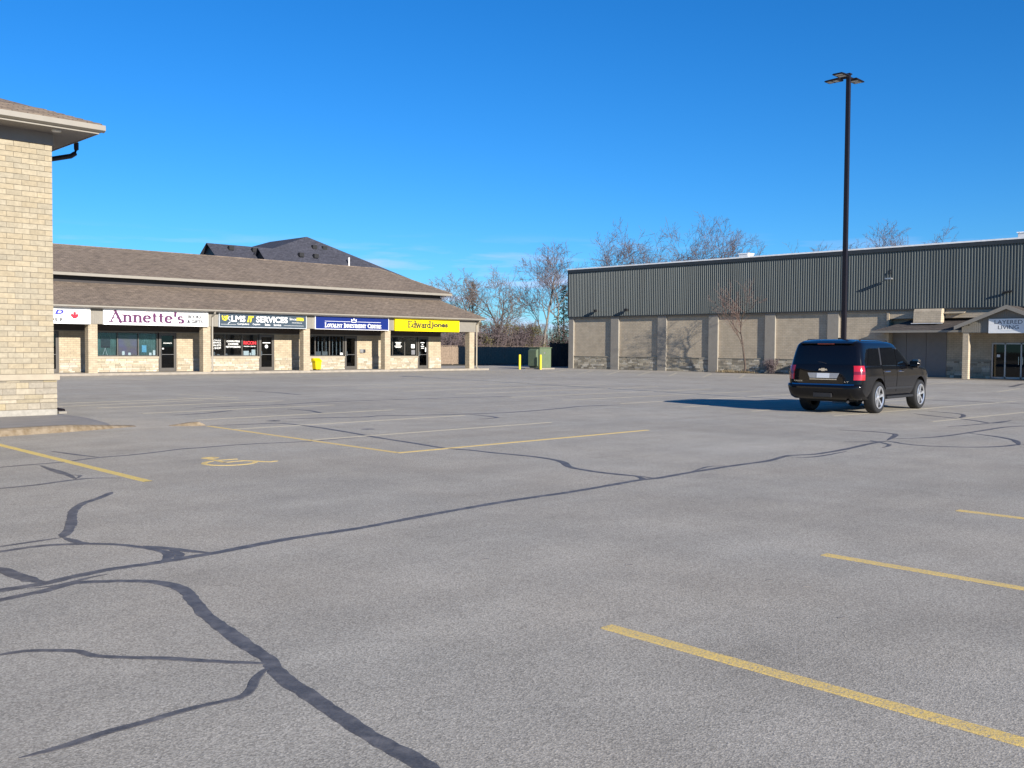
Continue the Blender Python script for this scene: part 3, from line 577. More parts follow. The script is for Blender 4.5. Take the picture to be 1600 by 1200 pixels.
for bi, b in enumerate(bays):
    (a0, a1), (w0, w1), (d0, d1) = b['wall'], b['win'], b['door']
    wl = MB(); wl.box(a0, w0, YW, YW+.3, .12, 2.34); wl.box(w0, w1, YW, YW+.3, .12, .93); wl.box(d1, a1, YW, YW+.3, .12, 2.34); wl.build('wall', 'cream_brick', sm); box('header_panel', 'porch_brown', sm, a0, a1, YW+.0, YW+.3, 2.345, 5.2); box('header_trim', 'fascia_taupe', sm, a0+.005, a1-.005, YW-.02, YW-.001, 2.345, 2.40)
    stoneveneer(a0+.0, w1+.02, .13, .86, YW, .03, sm, tn=STT); stoneveneer(d1+.03, a1-.0, .13, .86, YW, .03, sm, tn=STT)
    box('sill', 'cream_stone', sm, a0, w1+.03, YW-.075, YW+.05, .865, .99); box('sill', 'cream_stone', sm, d1+.03, a1, YW-.06, YW, .863, .915)
    # window
    wn_ = MB(); fr = .05; ms = [w0] + list(b.get('mul', (16.3, 17.4))) + [w1]
    for mx in ms[1:-1]: wn_.box(mx-.028, mx+.028, YW+.04, YW+.12, 1.04, 2.29)
    wn_.box(w0, w0+fr, YW+.04, YW+.12, .99, 2.34); wn_.box(w1-fr, w1, YW+.04, YW+.12, .99, 2.34); wn_.box(w0+fr, w1-fr, YW+.04, YW+.12, .99, 1.04); wn_.box(w0+fr, w1-fr, YW+.04, YW+.12, 2.29, 2.34)
    win = wn_.build('window', 'frame_bronze', sm)
    for i in range(3): box('pane', 'window_glass', win, ms[i]+(.052 if i == 0 else .03), ms[i+1]-(.052 if i == 2 else .03), YW+.075, YW+.081, 1.042, 2.288)
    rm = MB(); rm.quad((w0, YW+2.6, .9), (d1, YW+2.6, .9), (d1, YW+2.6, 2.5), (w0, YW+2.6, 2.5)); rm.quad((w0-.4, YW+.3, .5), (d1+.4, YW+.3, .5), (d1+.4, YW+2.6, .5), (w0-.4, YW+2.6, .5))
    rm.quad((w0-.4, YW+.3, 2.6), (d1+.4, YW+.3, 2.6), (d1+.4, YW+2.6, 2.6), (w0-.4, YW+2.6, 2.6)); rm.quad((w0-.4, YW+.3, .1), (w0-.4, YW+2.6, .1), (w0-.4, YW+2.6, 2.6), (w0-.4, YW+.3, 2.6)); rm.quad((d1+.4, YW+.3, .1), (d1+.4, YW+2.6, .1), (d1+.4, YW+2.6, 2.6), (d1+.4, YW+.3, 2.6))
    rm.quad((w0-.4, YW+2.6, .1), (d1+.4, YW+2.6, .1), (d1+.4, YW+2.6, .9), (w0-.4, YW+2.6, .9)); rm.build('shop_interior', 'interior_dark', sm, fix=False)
    b['winobj'] = win
    # door
    df = MB(); df.box(d0, d0+.055, YW+.02, YW+.13, .13, 2.34); df.box(d1-.055, d1, YW+.02, YW+.13, .13, 2.34); df.box(d0+.055, d1-.055, YW+.02, YW+.13, 2.28, 2.34); df.build('door_frame', 'frame_bronze', sm)
    dl = MB(); dl.box(d0+.06, d0+.15, YW+.035, YW+.085, .14, 2.275); dl.box(d1-.15, d1-.06, YW+.035, YW+.085, .14, 2.275); dl.box(d0+.15, d1-.15, YW+.035, YW+.085, .14, .33); dl.box(d0+.15, d1-.15, YW+.035, YW+.085, 2.18, 2.275)
    door = dl.build('door', 'frame_bronze', sm); box('pane', 'door_glass', door, d0+.15, d1-.15, YW+.055, YW+.062, .33, 2.18); b['doorobj'] = door
    MB().tube([(d0+.12, YW+.03, 1.02), (d0+.12, YW-.05, 1.02), (d0+.12, YW-.05, 1.30), (d0+.12, YW+.03, 1.30)], .016, 6).build('handle', 'chrome', door)
    MB().tube([(d0+.15, YW+.048, 1.1), (d1-.15, YW+.048, 1.1)], .012, 6).build('push_bar', 'frame_silver', door)
box('end_wall', 'cream_brick', sm, 46.0, 46.268, YW+.301, 60.9, .1, 5.2); box('rear_wall', 'cream_brick', sm, XL, 46.0, 60.6, 60.9, .1, 5.2)
# things in the windows
def curtain(parent, x0, x1, z0, z1, m='curtain_teal', y=YW+.16, amp=.02, per=.14):
    b = MB(); n = max(4, int((x1-x0)/per*4)); pts = [(x0+(x1-x0)*i/n, y+amp*math.sin(2*math.pi*(x1-x0)*i/n/per)) for i in range(n+1)]
    for p, q in zip(pts, pts[1:]): b.quad((*p, z0), (*q, z0), (*q, z1), (*p, z1))
    return b.build('curtain', m, parent, fix=False)
B_, C_, D_, E_ = [b['winobj'] for b in bays[1:]]
curtain(B_, 21.35, 22.82, 1.05, 2.28); curtain(B_, 24.1, 25.12, 1.05, 2.28); box('poster', 'poster_beige', B_, 22.95, 24.0, YW+.11, YW+.118, 1.06, 2.2)
box('display_screen', 'ink_dark', B_, 21.98, 22.5, YW+.115, YW+.125, 1.48, 2.1); box('poster', 'paper_blue', B_, 24.28, 24.55, YW+.11, YW+.116, 1.22, 1.62)
MB().tube([(22.1, YW+.13, 1.06), (22.22, YW+.13, 1.46)], .012, 5).build('easel_leg', 'line_silver', B_); MB().tube([(22.34, YW+.13, 1.06), (22.22, YW+.13, 1.46)], .012, 5).build('easel_leg', 'line_silver', B_)
for x0, z1 in ((23.15, 1.28), (23.5, 1.2), (24.7, 1.2), (24.92, 1.34)): box('gift_box', 'paper_white', B_, x0, x0+.14, YW+.095, YW+.105, 1.06, z1)
for x0, x1, z1 in ((28.6, 28.8, 1.25), (28.95, 29.1, 1.12), (29.42, 29.62, 1.15), (30.7, 31.05, 1.32), (31.25, 31.5, 1.4), (31.12, 31.2, 1.2)): box('display_box', 'blind_grey' if x0 < 30 else 'paper_white', C_, x0, x1, YW+.2, YW+.3, 1.05, z1)
fy = frameY(YW+.0745)
for i, s in enumerate(('SALES', 'SERVICE', 'ON-SITE', '& SHOP')): text('lettering', s, 'white_vinyl', C_, fy, 28.55, 29.12, 1.92-i*.165, 2.03-i*.165, bold=.02)
for i, (s, w) in enumerate((('COMPUTERS', .44), ('COPIERS', .34), ('NETWORKING', .48))): text('lettering', s, 'white_vinyl', C_, fy, 29.93-w, 29.93+w, 1.84-i*.165, 1.95-i*.165, bold=.03)
text('lettering', 'RICOH', 'ink_red', C_, fy, 30.62, 31.48, 1.70, 1.92, bold=.05); text('lettering', 'imagine. change.', 'white_vinyl', C_, fy, 30.64, 31.46, 1.55, 1.64, bold=.02)
for x in (35.05, 35.35, 36.0, 36.3, 36.6, 37.1, 37.4, 37.7): box('vertical_blind', 'blind_grey', D_, x, x+.06, YW+.16, YW+.165, 1.05, 2.28)
for x in (34.85, 35.78, 36.3): box('display_card', 'blind_grey', D_, x, x+.42, YW+.13, YW+.14, 1.05, 1.3)
box('notice', 'paper_white', D_, 37.66, 37.86, YW+.066, YW+.0735, 1.08, 1.22)
for i, w in enumerate((.26, .20, .20, .32, .24)): box('lettering', 'white_vinyl', E_, 42.48-w, 42.48+w, YW+.071, YW+.0745, 1.92-i*.085, 1.96-i*.085)
box('notice', 'paper_white', E_, 43.62, 43.92, YW+.066, YW+.0735, 1.55, 1.82); box('notice', 'blind_grey', E_, 43.64, 43.95, YW+.066, YW+.0735, 1.1, 1.42)
dE = bays[4]['doorobj']; dC = bays[2]['doorobj']; dB = bays[1]['doorobj']
for i, w in enumerate((.17, .06, .14, .12)): box('lettering', 'white_vinyl', dE, 44.62-w, 44.62+w, YW+.048, YW+.0535, 1.92-i*.13, 1.97-i*.13)
box('notice', 'paper_white', dE, 44.86, 44.95, YW+.044, YW+.0535, 1.3, 1.6)
box('lettering', 'white_vinyl', dC, 31.92, 32.45, YW+.048, YW+.0535, 1.80, 1.85); MB().lathe([(0, 0), (.11, 0), (.11, .004)], (32.18, YW+.048, 1.6), 'y', 12).build('sticker', 'white_vinyl', dC)
text('lettering', "Annette's", 'white_vinyl', dB, frameY(YW+.054), 25.52, 26.02, 1.72, 1.80, bold=.02)
for i, s in enumerate(('sticker',)): box(s, 'white_vinyl', dB, 25.45, 25.55, YW+.048, YW+.0535, 1.4, 1.47)
# porch: columns, fascia, ceiling
for i, (x0, x1) in enumerate(((13.95, 14.42), (20.54, 21.02), (27.0, 27.46), (33.64, 34.10), (39.88, 40.34), (47.38, 47.85))):
    box('column', 'cream_brick', sm, x0, x1, Y0, Y0+.45, .12, 2.74)
fb = MB(); fb.box(XL, 48.27, Y0-.02, Y0+.10, 2.72, 3.56); fb.box(48.18, 48.27, Y0+.10, 60.9, 2.72, 3.56); fb.build('fascia', 'fascia_taupe', sm)
for x0, x1 in ((20.55, 21.30), (27.2, 27.93), (33.7, 34.40), (40.0, 40.62), (46.2, 48.275)):
    x = x0; fp = MB()
    while x < x1-.03: fp.box(x, min(x+.088, x1), Y0-.034, Y0-.021, 2.725, 3.545); x += .1
    kind(fp.build('fascia_boards', 'fascia_taupe', sm), 'stuff')
box('porch_ceiling', 'porch_brown', sm, XL, 48.17, Y0+.102, YW-.002, 2.90, 2.95); box('soffit', 'soffit_grey', sm, XL, 48.27, 52.32, Y0-.021, 3.545, 3.57)  # porch ceiling coloured dark to deepen the shade beneath it
gt = MB(); gt.prism([(52.24, 3.69), (52.23, 3.60), (52.29, 3.565), (52.33, 3.565), (52.33, 3.69)], 'x', XL, 48.42); gt.prism([(48.42, 3.692), (48.43, 3.60), (48.37, 3.565), (48.33, 3.565), (48.33, 3.692)], 'y', 52.34, 61); gt.build('gutter', 'gutter_beige', sm)
for x in (27.52, 47.99): MB().tube([(x, 52.30, 3.6), (x, 52.33, 3.48), (x, 52.62, 3.3), (x, 52.66, 3.2), (x, 52.66, .3), (x, 52.62, .18), (x, 52.5, .14)], .052, 8).build('downspout', 'gutter_beige' if x < 30 else 'cream_stone', sm)
lr = MB(); ex, ey, ez = 48.45, 52.22, 3.70; mL = (4.98-ez)/(YW-ey)
lr.face([(XL, ey, ez), (ex, ey, ez), (ex-(YW-ey), YW, 4.98), (XL, YW, 4.98)]); lr.face([(ex, ey, ez), (ex, 61.4, ez), (ex-(YW-ey), 61.4, 4.98), (ex-(YW-ey), YW, 4.98)])
lr.quad((XL, ey, ez-.02), (ex, ey, ez-.02), (ex, ey, ez), (XL, ey, ez)); lr.quad((ex, ey, ez-.02), (ex, 61.4, ez-.02), (ex, 61.4, ez), (ex, ey, ez)); lr.build('lower_roof', 'brown_shingles', sm)
cw = MB(); cw.box(XL, 46.22, YW-.012, YW-.002, 4.7, 5.5); cw.build('clerestory_shade', 'eave_shade', sm)  # dark strip painting the upper eave's shade onto the clerestory wall
ue, uy, uz, tt = 46.83, 54.0, 5.46, 3.75; zr = uz + tt*.475
ur = MB(); ur.face([(XL, uy, uz), (ue, uy, uz), (ue-tt, uy+tt, zr), (XL, uy+tt, zr)]); ur.face([(ue, uy, uz), (ue, uy+2*tt, uz), (ue-tt, uy+tt, zr)]); ur.face([(XL, uy+2*tt, uz), (XL, uy+tt, zr), (ue-tt, uy+tt, zr), (ue, uy+2*tt, uz)]); ur.build('upper_roof', 'brown_shingles', sm)
MB().tube([(XL, uy+tt, zr-.01), (ue-tt, uy+tt, zr-.01)], .05, 6).build('ridge_cap', 'brown_shingles', sm); MB().tube([(ue-tt, uy+tt, zr-.015), (ue, uy, uz-.015)], .05, 6).build('hip_cap', 'brown_shingles', sm); MB().tube([(ex-(YW-ey), YW, 4.965), (ex, ey, ez-.015)], .05, 6).build('hip_cap', 'brown_shingles', sm)
uf = MB(); uf.box(XL, ue, uy-.0, uy+.03, 5.30, uz-.004); uf.box(ue-.03, ue, uy+.03, uy+2*tt, 5.30, uz-.004); uf.build('upper_fascia', 'gutter_beige', sm); box('upper_soffit', 'eave_shade', sm, XL, ue-.03, uy+.03, uy+2*tt-.03, 5.31, 5.33)
# mailbox beside the door
mb_ = thing('wall_mailbox', (39.36, YW, 1.2), 'small metal mailbox on the brick beside the glass door of the blue-signed shop', 'mailbox')
box('body', 'frame_silver', mb_, 39.16, 39.40, YW-.12, YW+.0, 1.22, 1.46, bevel=.01); box('flap', 'ink_dark', mb_, 39.40, 39.58, YW-.10, YW+.0, 1.24, 1.44)

# ---- shop signs
SY = Y0-.034
def sign(x0, x1, m, label, border=None, z0=2.70, z1=3.545, frame_m='line_silver'):
    s = thing('shop_sign', ((x0+x1)/2, SY, z0), label, 'sign')
    box('panel', m, s, x0+.03, x1-.03, SY-.13, SY, z0+.03, z1-.03)
    f = MB(); f.box(x0, x1, SY-.15, SY-.005, z0, z0+.03); f.box(x0, x1, SY-.15, SY-.005, z1-.03, z1); f.box(x0, x0+.03, SY-.15, SY-.005, z0+.03, z1-.03); f.box(x1-.03, x1, SY-.15, SY-.005, z0+.03, z1-.03)
    f.build('frame', frame_m, s)
    return s, frameY(SY-.13)
s, fr = sign(14.9, 20.59, 'sign_white', 'white shop sign with a red maple leaf, partly behind the tall brick building', frame_m='sign_white')
text('lettering', 'D', 'logo_blue', s, fr, 18.80, 19.24, 3.17, 3.42, bold=.06, shear=.25); box('rule', 'line_silver', s, 17.0, 19.24, SY-.133, SY-.13, 3.09, 3.105)
text('lettering', 'GOLF', 'ink_dark', s, fr, 18.05, 19.26, 2.82, 3.0, bold=.03)
lf = [(.025, -.70), (.02, -.38), (.40, -.46), (.34, -.30), (.78, .06), (.66, .14), (.74, .42), (.48, .36), (.42, .50), (.20, .24), (.28, .74), (.12, .66), (0, .92)]
lf = lf + [(-x, z) for x, z in lf[-2::-1]]
q = MB(); q.face(place2d([(19.79+x*.28, 3.10+z*.29, .004) for x, z in lf], fr)); lo = q.build('maple_leaf', 'leaf_red', s, fix=False)
bm = bmesh.new(); bm.from_mesh(lo.data); bmesh.ops.triangulate(bm, faces=bm.faces, ngon_method='EAR_CLIP'); bm.to_mesh(lo.data); bm.free()
s, fr = sign(21.27, 27.22, 'sign_white', 'white bookshop sign with purple lettering above the teal-curtained window', frame_m='sign_white')
b = MB()
for a in ((21.40, 27.09, 3.43, 3.442), (21.40, 27.09, 2.80, 2.812), (21.40, 21.412, 2.812, 3.43), (27.078, 27.09, 2.812, 3.43)): b.box(a[0], a[1], SY-.134, SY-.13, a[2], a[3])
b.build('border_line', 'sign_purple', s)
serif('lettering', "Annette's", 'sign_purple', s, fr, 21.58, 25.78, 2.87, 3.42, .26, .11, .68, caps=False)
serif('lettering', 'Books', 'ink_dark', s, fr, 26.0, 26.78, 3.13, 3.36, .14, .06, .7) if False else text('lettering', 'BOOKS', 'ink_dark', s, fr, 26.02, 26.80, 3.14, 3.33, bold=.05)
text('lettering', '& GIFTS', 'ink_dark', s, fr, 25.95, 26.90, 2.87, 3.06, bold=.05)
s, fr = sign(27.9, 33.74, 'sign_charcoal', 'charcoal computer shop sign with white and yellow lettering', frame_m='line_silver')
text('lettering', 'LMS', 'white_vinyl', s, fr, 28.68, 29.58, 3.02, 3.38, bold=.03); text('lettering', 'IT', 'yellow_print', s, fr, 29.70, 30.12, 3.02, 3.38, bold=.06, shear=.3); text('lettering', 'SERVICES', 'white_vinyl', s, fr, 30.28, 32.42, 3.02, 3.38, bold=.03)
for w, x0, x1 in (('Computers', 29.06, 29.82), ('Copiers', 30.05, 30.55), ('Sales', 30.86, 31.22), ('Service', 31.46, 31.96)): text('lettering', w, 'white_vinyl', s, fr, x0, x1, 2.83, 2.96, bold=.015)
text('lettering', 'Since', 'white_vinyl', s, fr, 32.55, 33.02, 3.2, 3.34); text('lettering', '1986', 'yellow_print', s, fr, 33.05, 33.55, 3.16, 3.38, bold=.05); text('lettering', 'www.lms.ca', 'white_vinyl', s, fr, 32.70, 33.42, 3.02, 3.09)
for a in ((28.02, 28.98, 2.86, 2.872), (32.15, 33.55, 2.86, 2.872)): box('rule', 'white_vinyl', s, a[0], a[1], SY-.134, SY-.13, a[2], a[3])
b = MB(); fr2 = fr
for i, pts in enumerate(([(28.1, 3.36), (28.14, 3.15), (28.3, 3.1), (28.42, 3.2), (28.44, 3.38)], [(28.22, 3.34), (28.3, 3.2), (28.36, 3.36)])):
    for j in range(len(pts)-1):
        p, q_ = Vector(pts[j]), Vector(pts[j+1]); d = (q_-p).normalized()*.035; n_ = Vector((-d.y, d.x)); o = .004+.0004*(i*6+j); b.quad(*place2d([(*(p-n_), o), (*(p+n_), o), (*(q_+n_), o), (*(q_-n_), o)], fr))
b.build('logo_cup', 'yellow_print', s, fix=False)
b = MB(); pts = [(28.62, 3.30), (28.5, 3.3), (28.46, 3.2), (28.58, 3.12), (28.6, 3.0), (28.48, 2.94), (28.46, 2.85)]
for j in range(len(pts)-1):
    p, q_ = Vector(pts[j]), Vector(pts[j+1]); d = (q_-p).normalized()*.018; n_ = Vector((-d.y, d.x)); o = .008+.0004*j; b.quad(*place2d([(*(p-n_), o), (*(p+n_), o), (*(q_+n_), o), (*(q_-n_), o)], fr))
b.build('logo_swirl', 'line_silver', s, fix=False)
s, fr = sign(34.37, 40.06, 'sign_blue', 'royal blue investment office sign with white border and small crown', frame_m='sign_white')
serif('lettering', 'Loyalist Investment Centre', 'white_vinyl', s, fr, 35.08, 39.42, 2.84, 3.10, .24, .12, .78)
for a in ((35.08, 37.02), (37.55, 39.42)): box('rule', 'white_vinyl', s, a[0], a[1], SY-.134, SY-.13, 3.20, 3.222)
b = MB(); pts = [(37.12, 3.18), (37.08, 3.36), (37.19, 3.29), (37.28, 3.42), (37.37, 3.29), (37.48, 3.36), (37.44, 3.18), (37.12, 3.18)]
for j in range(len(pts)-1):
    p, q_ = Vector(pts[j]), Vector(pts[j+1]); d = (q_-p).normalized()*.022; n_ = Vector((-d.y, d.x)); o = .004+.0004*j; b.quad(*place2d([(*(p-n_), o), (*(p+n_), o), (*(q_+n_), o), (*(q_-n_), o)], fr))
b.build('crown', 'white_vinyl', s, fix=False)
s, fr = sign(40.59, 46.25, 'sign_yellow', 'bright yellow shop sign with grey lettering at the end of the strip mall', frame_m='sign_yellow')
serif('lettering', 'Edward', 'sign_grey', s, fr, 41.66, 43.66, 2.95, 3.38, .25, .14, .7, caps=False); text('lettering', 'Jones', 'sign_grey', s, fr, 43.68, 45.22, 2.88, 3.36, bold=.05)

# ---- yellow grit bin
yb = thing('grit_bin', (34.72, 52.9, .13), 'yellow plastic grit bin with sloped lid under the blue shop sign', 'bin')
MB().prism([(34.42, .20), (34.78, .20), (34.82, .66), (34.38, .66)], 'y', 52.55, 52.98).build('body', 'bin_yellow', yb, bevel=.02)
MB().prism([(52.52, .66), (53.03, .66), (53.03, .86), (52.85, .90), (52.52, .72)], 'x', 34.35, 34.86).build('lid', 'bin_yellow', yb, bevel=.02)
for x in (34.46, 34.66): box('foot', 'rubber_black', yb, x, x+.09, 52.56, 52.96, .131, .20)
# ================================================================== store building on the right
PX = 59.6; WXR = PX+.14; YA, YB = 54.35, -6.0
st = thing('store_building', (PX+9, 24, 0), 'large flat-roofed store with ribbed dark green metal siding above brick bays', 'building')
pil = [54.35, 49.92, 45.38, 40.86, 36.30, 31.71]
box('wall', 'store_brick', st, WXR, PX+.6, 27.6, YA, .0, 3.985); box('wall', 'store_brick', st, PX+.601, PX+.9, 14.0, 27.6, .0, 4.15) ; box('wall', 'store_brick', st, WXR, PX+.6, YB, 14.0, 0, 3.985)
box('side_wall', 'store_brick', st, PX+.602, 82, YA-.3, YA-.002, 0, 7.8); box('rear_wall', 'store_brick', st, 81.7, 82, YB, YA-.3, 0, 7.8); box('core', 'interior_dark', st, PX+3.2, 81.69, YB, YA-.31, 0, 7.6)
for i, y in enumerate(pil): box('pilaster', 'pilaster_taupe', st, PX, WXR+.01, y-(.52 if i == 0 else .78), y, .0, 4.15, bevel=.006)
for y in (9.0, 4.4, -.2): box('pilaster', 'pilaster_taupe', st, PX, WXR+.01, y-.78, y, .0, 4.15)
box('lintel_band', 'pilaster_taupe', st, PX+.06, PX+.6, YB, YA-.01, 3.988, 4.148)
ST2 = [(.46, .40, .30), (.32, .275, .20), (.54, .48, .375), (.39, .34, .25), (.27, .23, .17), (.43, .36, .26)]
for a, b_ in zip(pil, pil[1:] + [27.6]):
    top = a-(.52 if a == pil[0] else .78); stoneveneer(b_+.0, top, .02, .97, WXR, .03, st, 8, .16, .6, ST2, 'y')
    box('ledge', 'cream_stone', st, WXR-.075, WXR, b_+.005, top-.005, .975, 1.035)
# ribbed siding: one real folded sheet
sd = MB(); sp_ = .168; y = YA+.03; pts = []
while y > YB:
    pts += [(PX-.02, y), (PX-.02, y-.064), (PX-.07, y-.084), (PX-.07, y-.142)]; y -= sp_
for p, q_ in zip(pts, pts[1:]): sd.quad((p[0], p[1], 4.155), (q_[0], q_[1], 4.155), (q_[0], q_[1], 7.86), (p[0], p[1], 7.86))
sd.build('ribbed_siding', 'siding_green', st, fix=False)
box('siding_backing', 'siding_dark', st, PX-.015, PX+.59, YB, YA+.02, 4.152, 7.86); box('drip_trim', 'siding_dark', st, PX-.10, PX-.016, YB, YA+.04, 4.10, 4.165); box('corner_trim', 'siding_dark', st, PX-.085, PX+.6, YA+.031, YA+.06, 4.15, 7.86)
box('parapet_band', 'siding_dark', st, PX-.13, PX-.08, YB, YA+.05, 7.70, 7.93); box('coping', 'coping_white', st, PX-.15, PX+.5, YB, YA+.08, 7.93, 8.02)
box('roof_deck', 'coping_white', st, PX+.5, 82, YB, YA-.001, 7.80, 7.86)
for yy in (51.3, 48.2):
    o = thing('flood_light', (PX-.08, yy, 4.5), 'small black flood light low on the ribbed siding above the brick bays', 'light', 'flood lights on the siding'); box('bracket', 'rubber_black', o, PX-.16, PX-.076, yy-.04, yy+.04, 4.55, 4.63); box('head', 'rubber_black', o, PX-.34, PX-.16, yy-.14, yy+.14, 4.48, 4.68, bevel=.02)
o = thing('flood_light', (PX-.08, 27.5, 6.0), 'flood light on a long bracket high up the siding', 'light')
MB().tube([(PX-.07, 27.5, 6.5), (PX-.14, 27.5, 6.5), (PX-.14, 27.5, 6.08), (PX-.45, 27.5, 6.05)], .025, 6).build('bracket', 'siding_dark', o); box('plate', 'siding_dark', o, PX-.09, PX-.074, 27.42, 27.58, 6.35, 6.6); box('head', 'frame_silver', o, PX-.50, PX-.22, 27.3, 27.7, 5.98, 6.07, bevel=.01)
o = thing('security_camera', (PX-.08, 20.65, 4.9), 'black security camera on the siding above the gabled entrance', 'camera'); box('arm', 'rubber_black', o, PX-.22, PX-.076, 20.62, 20.68, 4.96, 5.02); MB().tube([(PX-.2, 20.4, 5.02), (PX-.22, 20.9, 4.95)], .06, 8).build('body', 'rubber_black', o)
for nm, a, lb in (('rooftop_unit', (68.6, 69.4, 43.4, 44.25, 7.86, 9.22), 'small white rooftop unit behind the parapet, seen beyond the young tree'), ('rooftop_unit', (66.0, 69.0, 19.0, 22.4, 7.86, 9.0), 'wide white rooftop unit above the gabled entrance')):
    o = thing(nm, ((a[0]+a[1])/2, (a[2]+a[3])/2, 7.86), lb, 'roof unit'); box('cabinet', 'unit_white', o, *a, bevel=.02); box('lid', 'coping_white', o, a[0]-.05, a[1]+.05, a[2]-.05, a[3]+.05, a[5]+.002, a[5]+.06)
tag(MB().tube([(66.5, 54.0, 7.84), (66.5, 54.0, 8.75)], .09, 10).build('vent_pipe', 'unit_white'), 'thin white vent pipe standing on the flat store roof', 'pipe')
# entrance: shed canopy, cedar-clad box, gabled porch
ey0, ey1, ex0, ez0 = 22.35, 27.95, 58.1, 2.80
cp = MB(); ty = 26.2
cp.face([(ex0, ey1, ez0), (ex0, ey0, ez0), (PX+.6, ey0, 3.56), (PX+.6, ty, 3.56)]); cp.face([(ex0, ey1, ez0), (PX+.6, ty, 3.56), (PX+.6, ey1, ez0)]); cp.quad((ex0, ey1, ez0-.02), (PX+.6, ey1, ez0-.02), (PX+.6, ey0, ez0-.02), (ex0, ey0, ez0-.02)); cp.quad((ex0, ey1, ez0-.02), (ex0, ey1, ez0), (ex0, ey0, ez0), (ex0, ey0, ez0-.02))
cp.build('canopy_roof', 'weathered_shingles', st); MB().prism([(ex0-.08, ez0+.01), (ex0-.08, ez0-.10), (ex0, ez0-.13), (ex0+.06, ez0-.13), (ex0+.06, ez0-.022), (ex0, ez0-.022), (ex0, ez0+.01)], 'y', ey0, ey1+.02).build('canopy_gutter', 'fascia_taupe', st) if False else None
cg = MB()
for a in ((ex0-.09, ex0-.002, ey0, ey1+.05, ez0-.11, ez0+.012), (ex0-.002, PX+.13, ey1+.002, ey1+.05, ez0-.11, ez0-.0)): cg.box(*a)
cg.build('canopy_gutter', 'fascia_taupe', st); box('canopy_ceiling', 'soffit_grey', st, ex0, PX+.6, ey0, ey1, ez0-.06, ez0-.03)
cb_ = MB(); cb_.prism([(59.05, 3.30), (59.12, 3.98), (59.22, 4.12), (59.52, 4.12), (59.52, 3.30)], 'y', 24.2, 25.85); cb_.build('roof_curb_box', 'weathered_shingles' if False else 'store_brick', st); box('box_flashing', 'coping_white', st, 58.98, 59.049, 24.1, 25.95, 3.235, 3.27)
MB().prism([(PX+.2, 4.0), (PX-.2, 3.86), (PX-.2, 3.82), (PX+.2, 3.96)], 'y', 23.0, 24.15).build('step_flashing', 'cream_stone', st)
# recessed wall under the canopy: loading panel, brick and stone
for k, (a, b_) in enumerate(((26.72, 27.58), (25.50, 26.70), (24.28, 25.48))): box('wall_panel', 'panel_grey', st, PX+.55, PX+.60, a, b_, .03, 2.74)
stoneveneer(21.75, 24.26, .02, 1.0, PX+.60, .03, st, 8, .16, .6, ST2, 'y'); box('ledge', 'cream_stone', st, PX+.52, PX+.60, 21.75, 24.27, 1.005, 1.065)
# gabled porch
gx, gy, gh = 57.62, 20.05, 4.10
box('column', 'store_brick', st, 58.0, 58.30, 22.18, 22.50, .0, 3.05); box('shade_wall', 'store_brick', st, 58.0, PX+.6, 17.3, 17.59, .0, 3.0)  # unseen wall at the far porch end, added to shade the entrance wall
gd = MB(); gd.prism([(22.5, 2.66), (22.5, 3.02), (20.05, 4.02), (17.6, 3.02), (17.6, 2.66)], 'x', 57.98, 58.06); gd.build('gable_face', 'fascia_taupe', st)
gb = MB(); yy = 17.62
while yy < 22.45:
    zt = 3.02 + (1-abs(yy+.05-20.05)/2.45)*1.0-.03; gb.box(57.965, 57.978, yy, yy+.1, 2.67, zt); yy += .115
gb.build('gable_boards', 'fascia_taupe', st)
gr_ = MB()
for s_ in (1, -1):
    y_e = 20.05 + s_*2.78; a = [(gx, y_e, 3.02), (gx, 20.05, 4.15), (PX+.2, 20.05, 4.15), (PX+.2, y_e, 3.02)]; b2 = [(p[0], p[1], p[2]-.05) for p in a]
    gr_.face(a); gr_.face(b2); gr_.quad(a[0], a[3], b2[3], b2[0])
gr_.build('gable_roof', 'weathered_shingles', st)
rk = MB()
for s_ in (1, -1):
    y_e = 20.05 + s_*2.80; rk.prism([(y_e, 3.03), (20.05, 4.17), (20.05, 3.95), (y_e, 2.82)], 'x', gx-.04, gx-.002)
rk.build('rake_board', 'gutter_beige', st); sf = MB()
for s_ in (1, -1): y_e = 20.05 + s_*2.76; sf.quad((gx, y_e, 2.90), (gx, 20.05, 4.02), (57.96, 20.05, 4.02), (57.96, y_e, 2.90))
sf.build('gable_soffit', 'soffit_grey', st, fix=False); box('porch_beam', 'gutter_beige', st, 57.965, 58.3, 22.13, 22.53, 3.055, 3.2) ; box('porch_ceiling', 'soffit_grey', st, 58.07, PX+.6, 17.6, 22.34, 2.66, 2.70)
# glazed entrance
ent = MB(); ew = PX+.5; ys = [21.62, 20.92, 20.05, 19.18, 18.3]
for yv in ys: ent.box(ew, ew+.08, yv-.04, yv+.04, .03, 2.10)
ent.box(ew, ew+.08, 18.34, 21.58, 2.02, 2.10); ent.box(ew, ew+.08, 18.34, 21.58, .031, .14); entrance = ent.build('entrance_frame', 'frame_silver', st)
for a, b_ in zip(ys, ys[1:]): box('pane', 'door_glass', entrance, ew+.035, ew+.043, b_+.042, a-.042, .142, 2.018)
for yv in (20.16, 19.94): MB().tube([(ew, yv, .85), (ew-.06, yv, .85), (ew-.06, yv, 1.3), (ew, yv, 1.3)], .016, 6).build('handle', 'chrome', entrance)
box('notice', 'paper_white', entrance, ew+.02, ew+.03, 21.2, 21.38, 1.28, 1.43); box('notice', 'paper_blue', entrance, ew+.02, ew+.03, 19.6, 19.85, 1.3, 1.55)
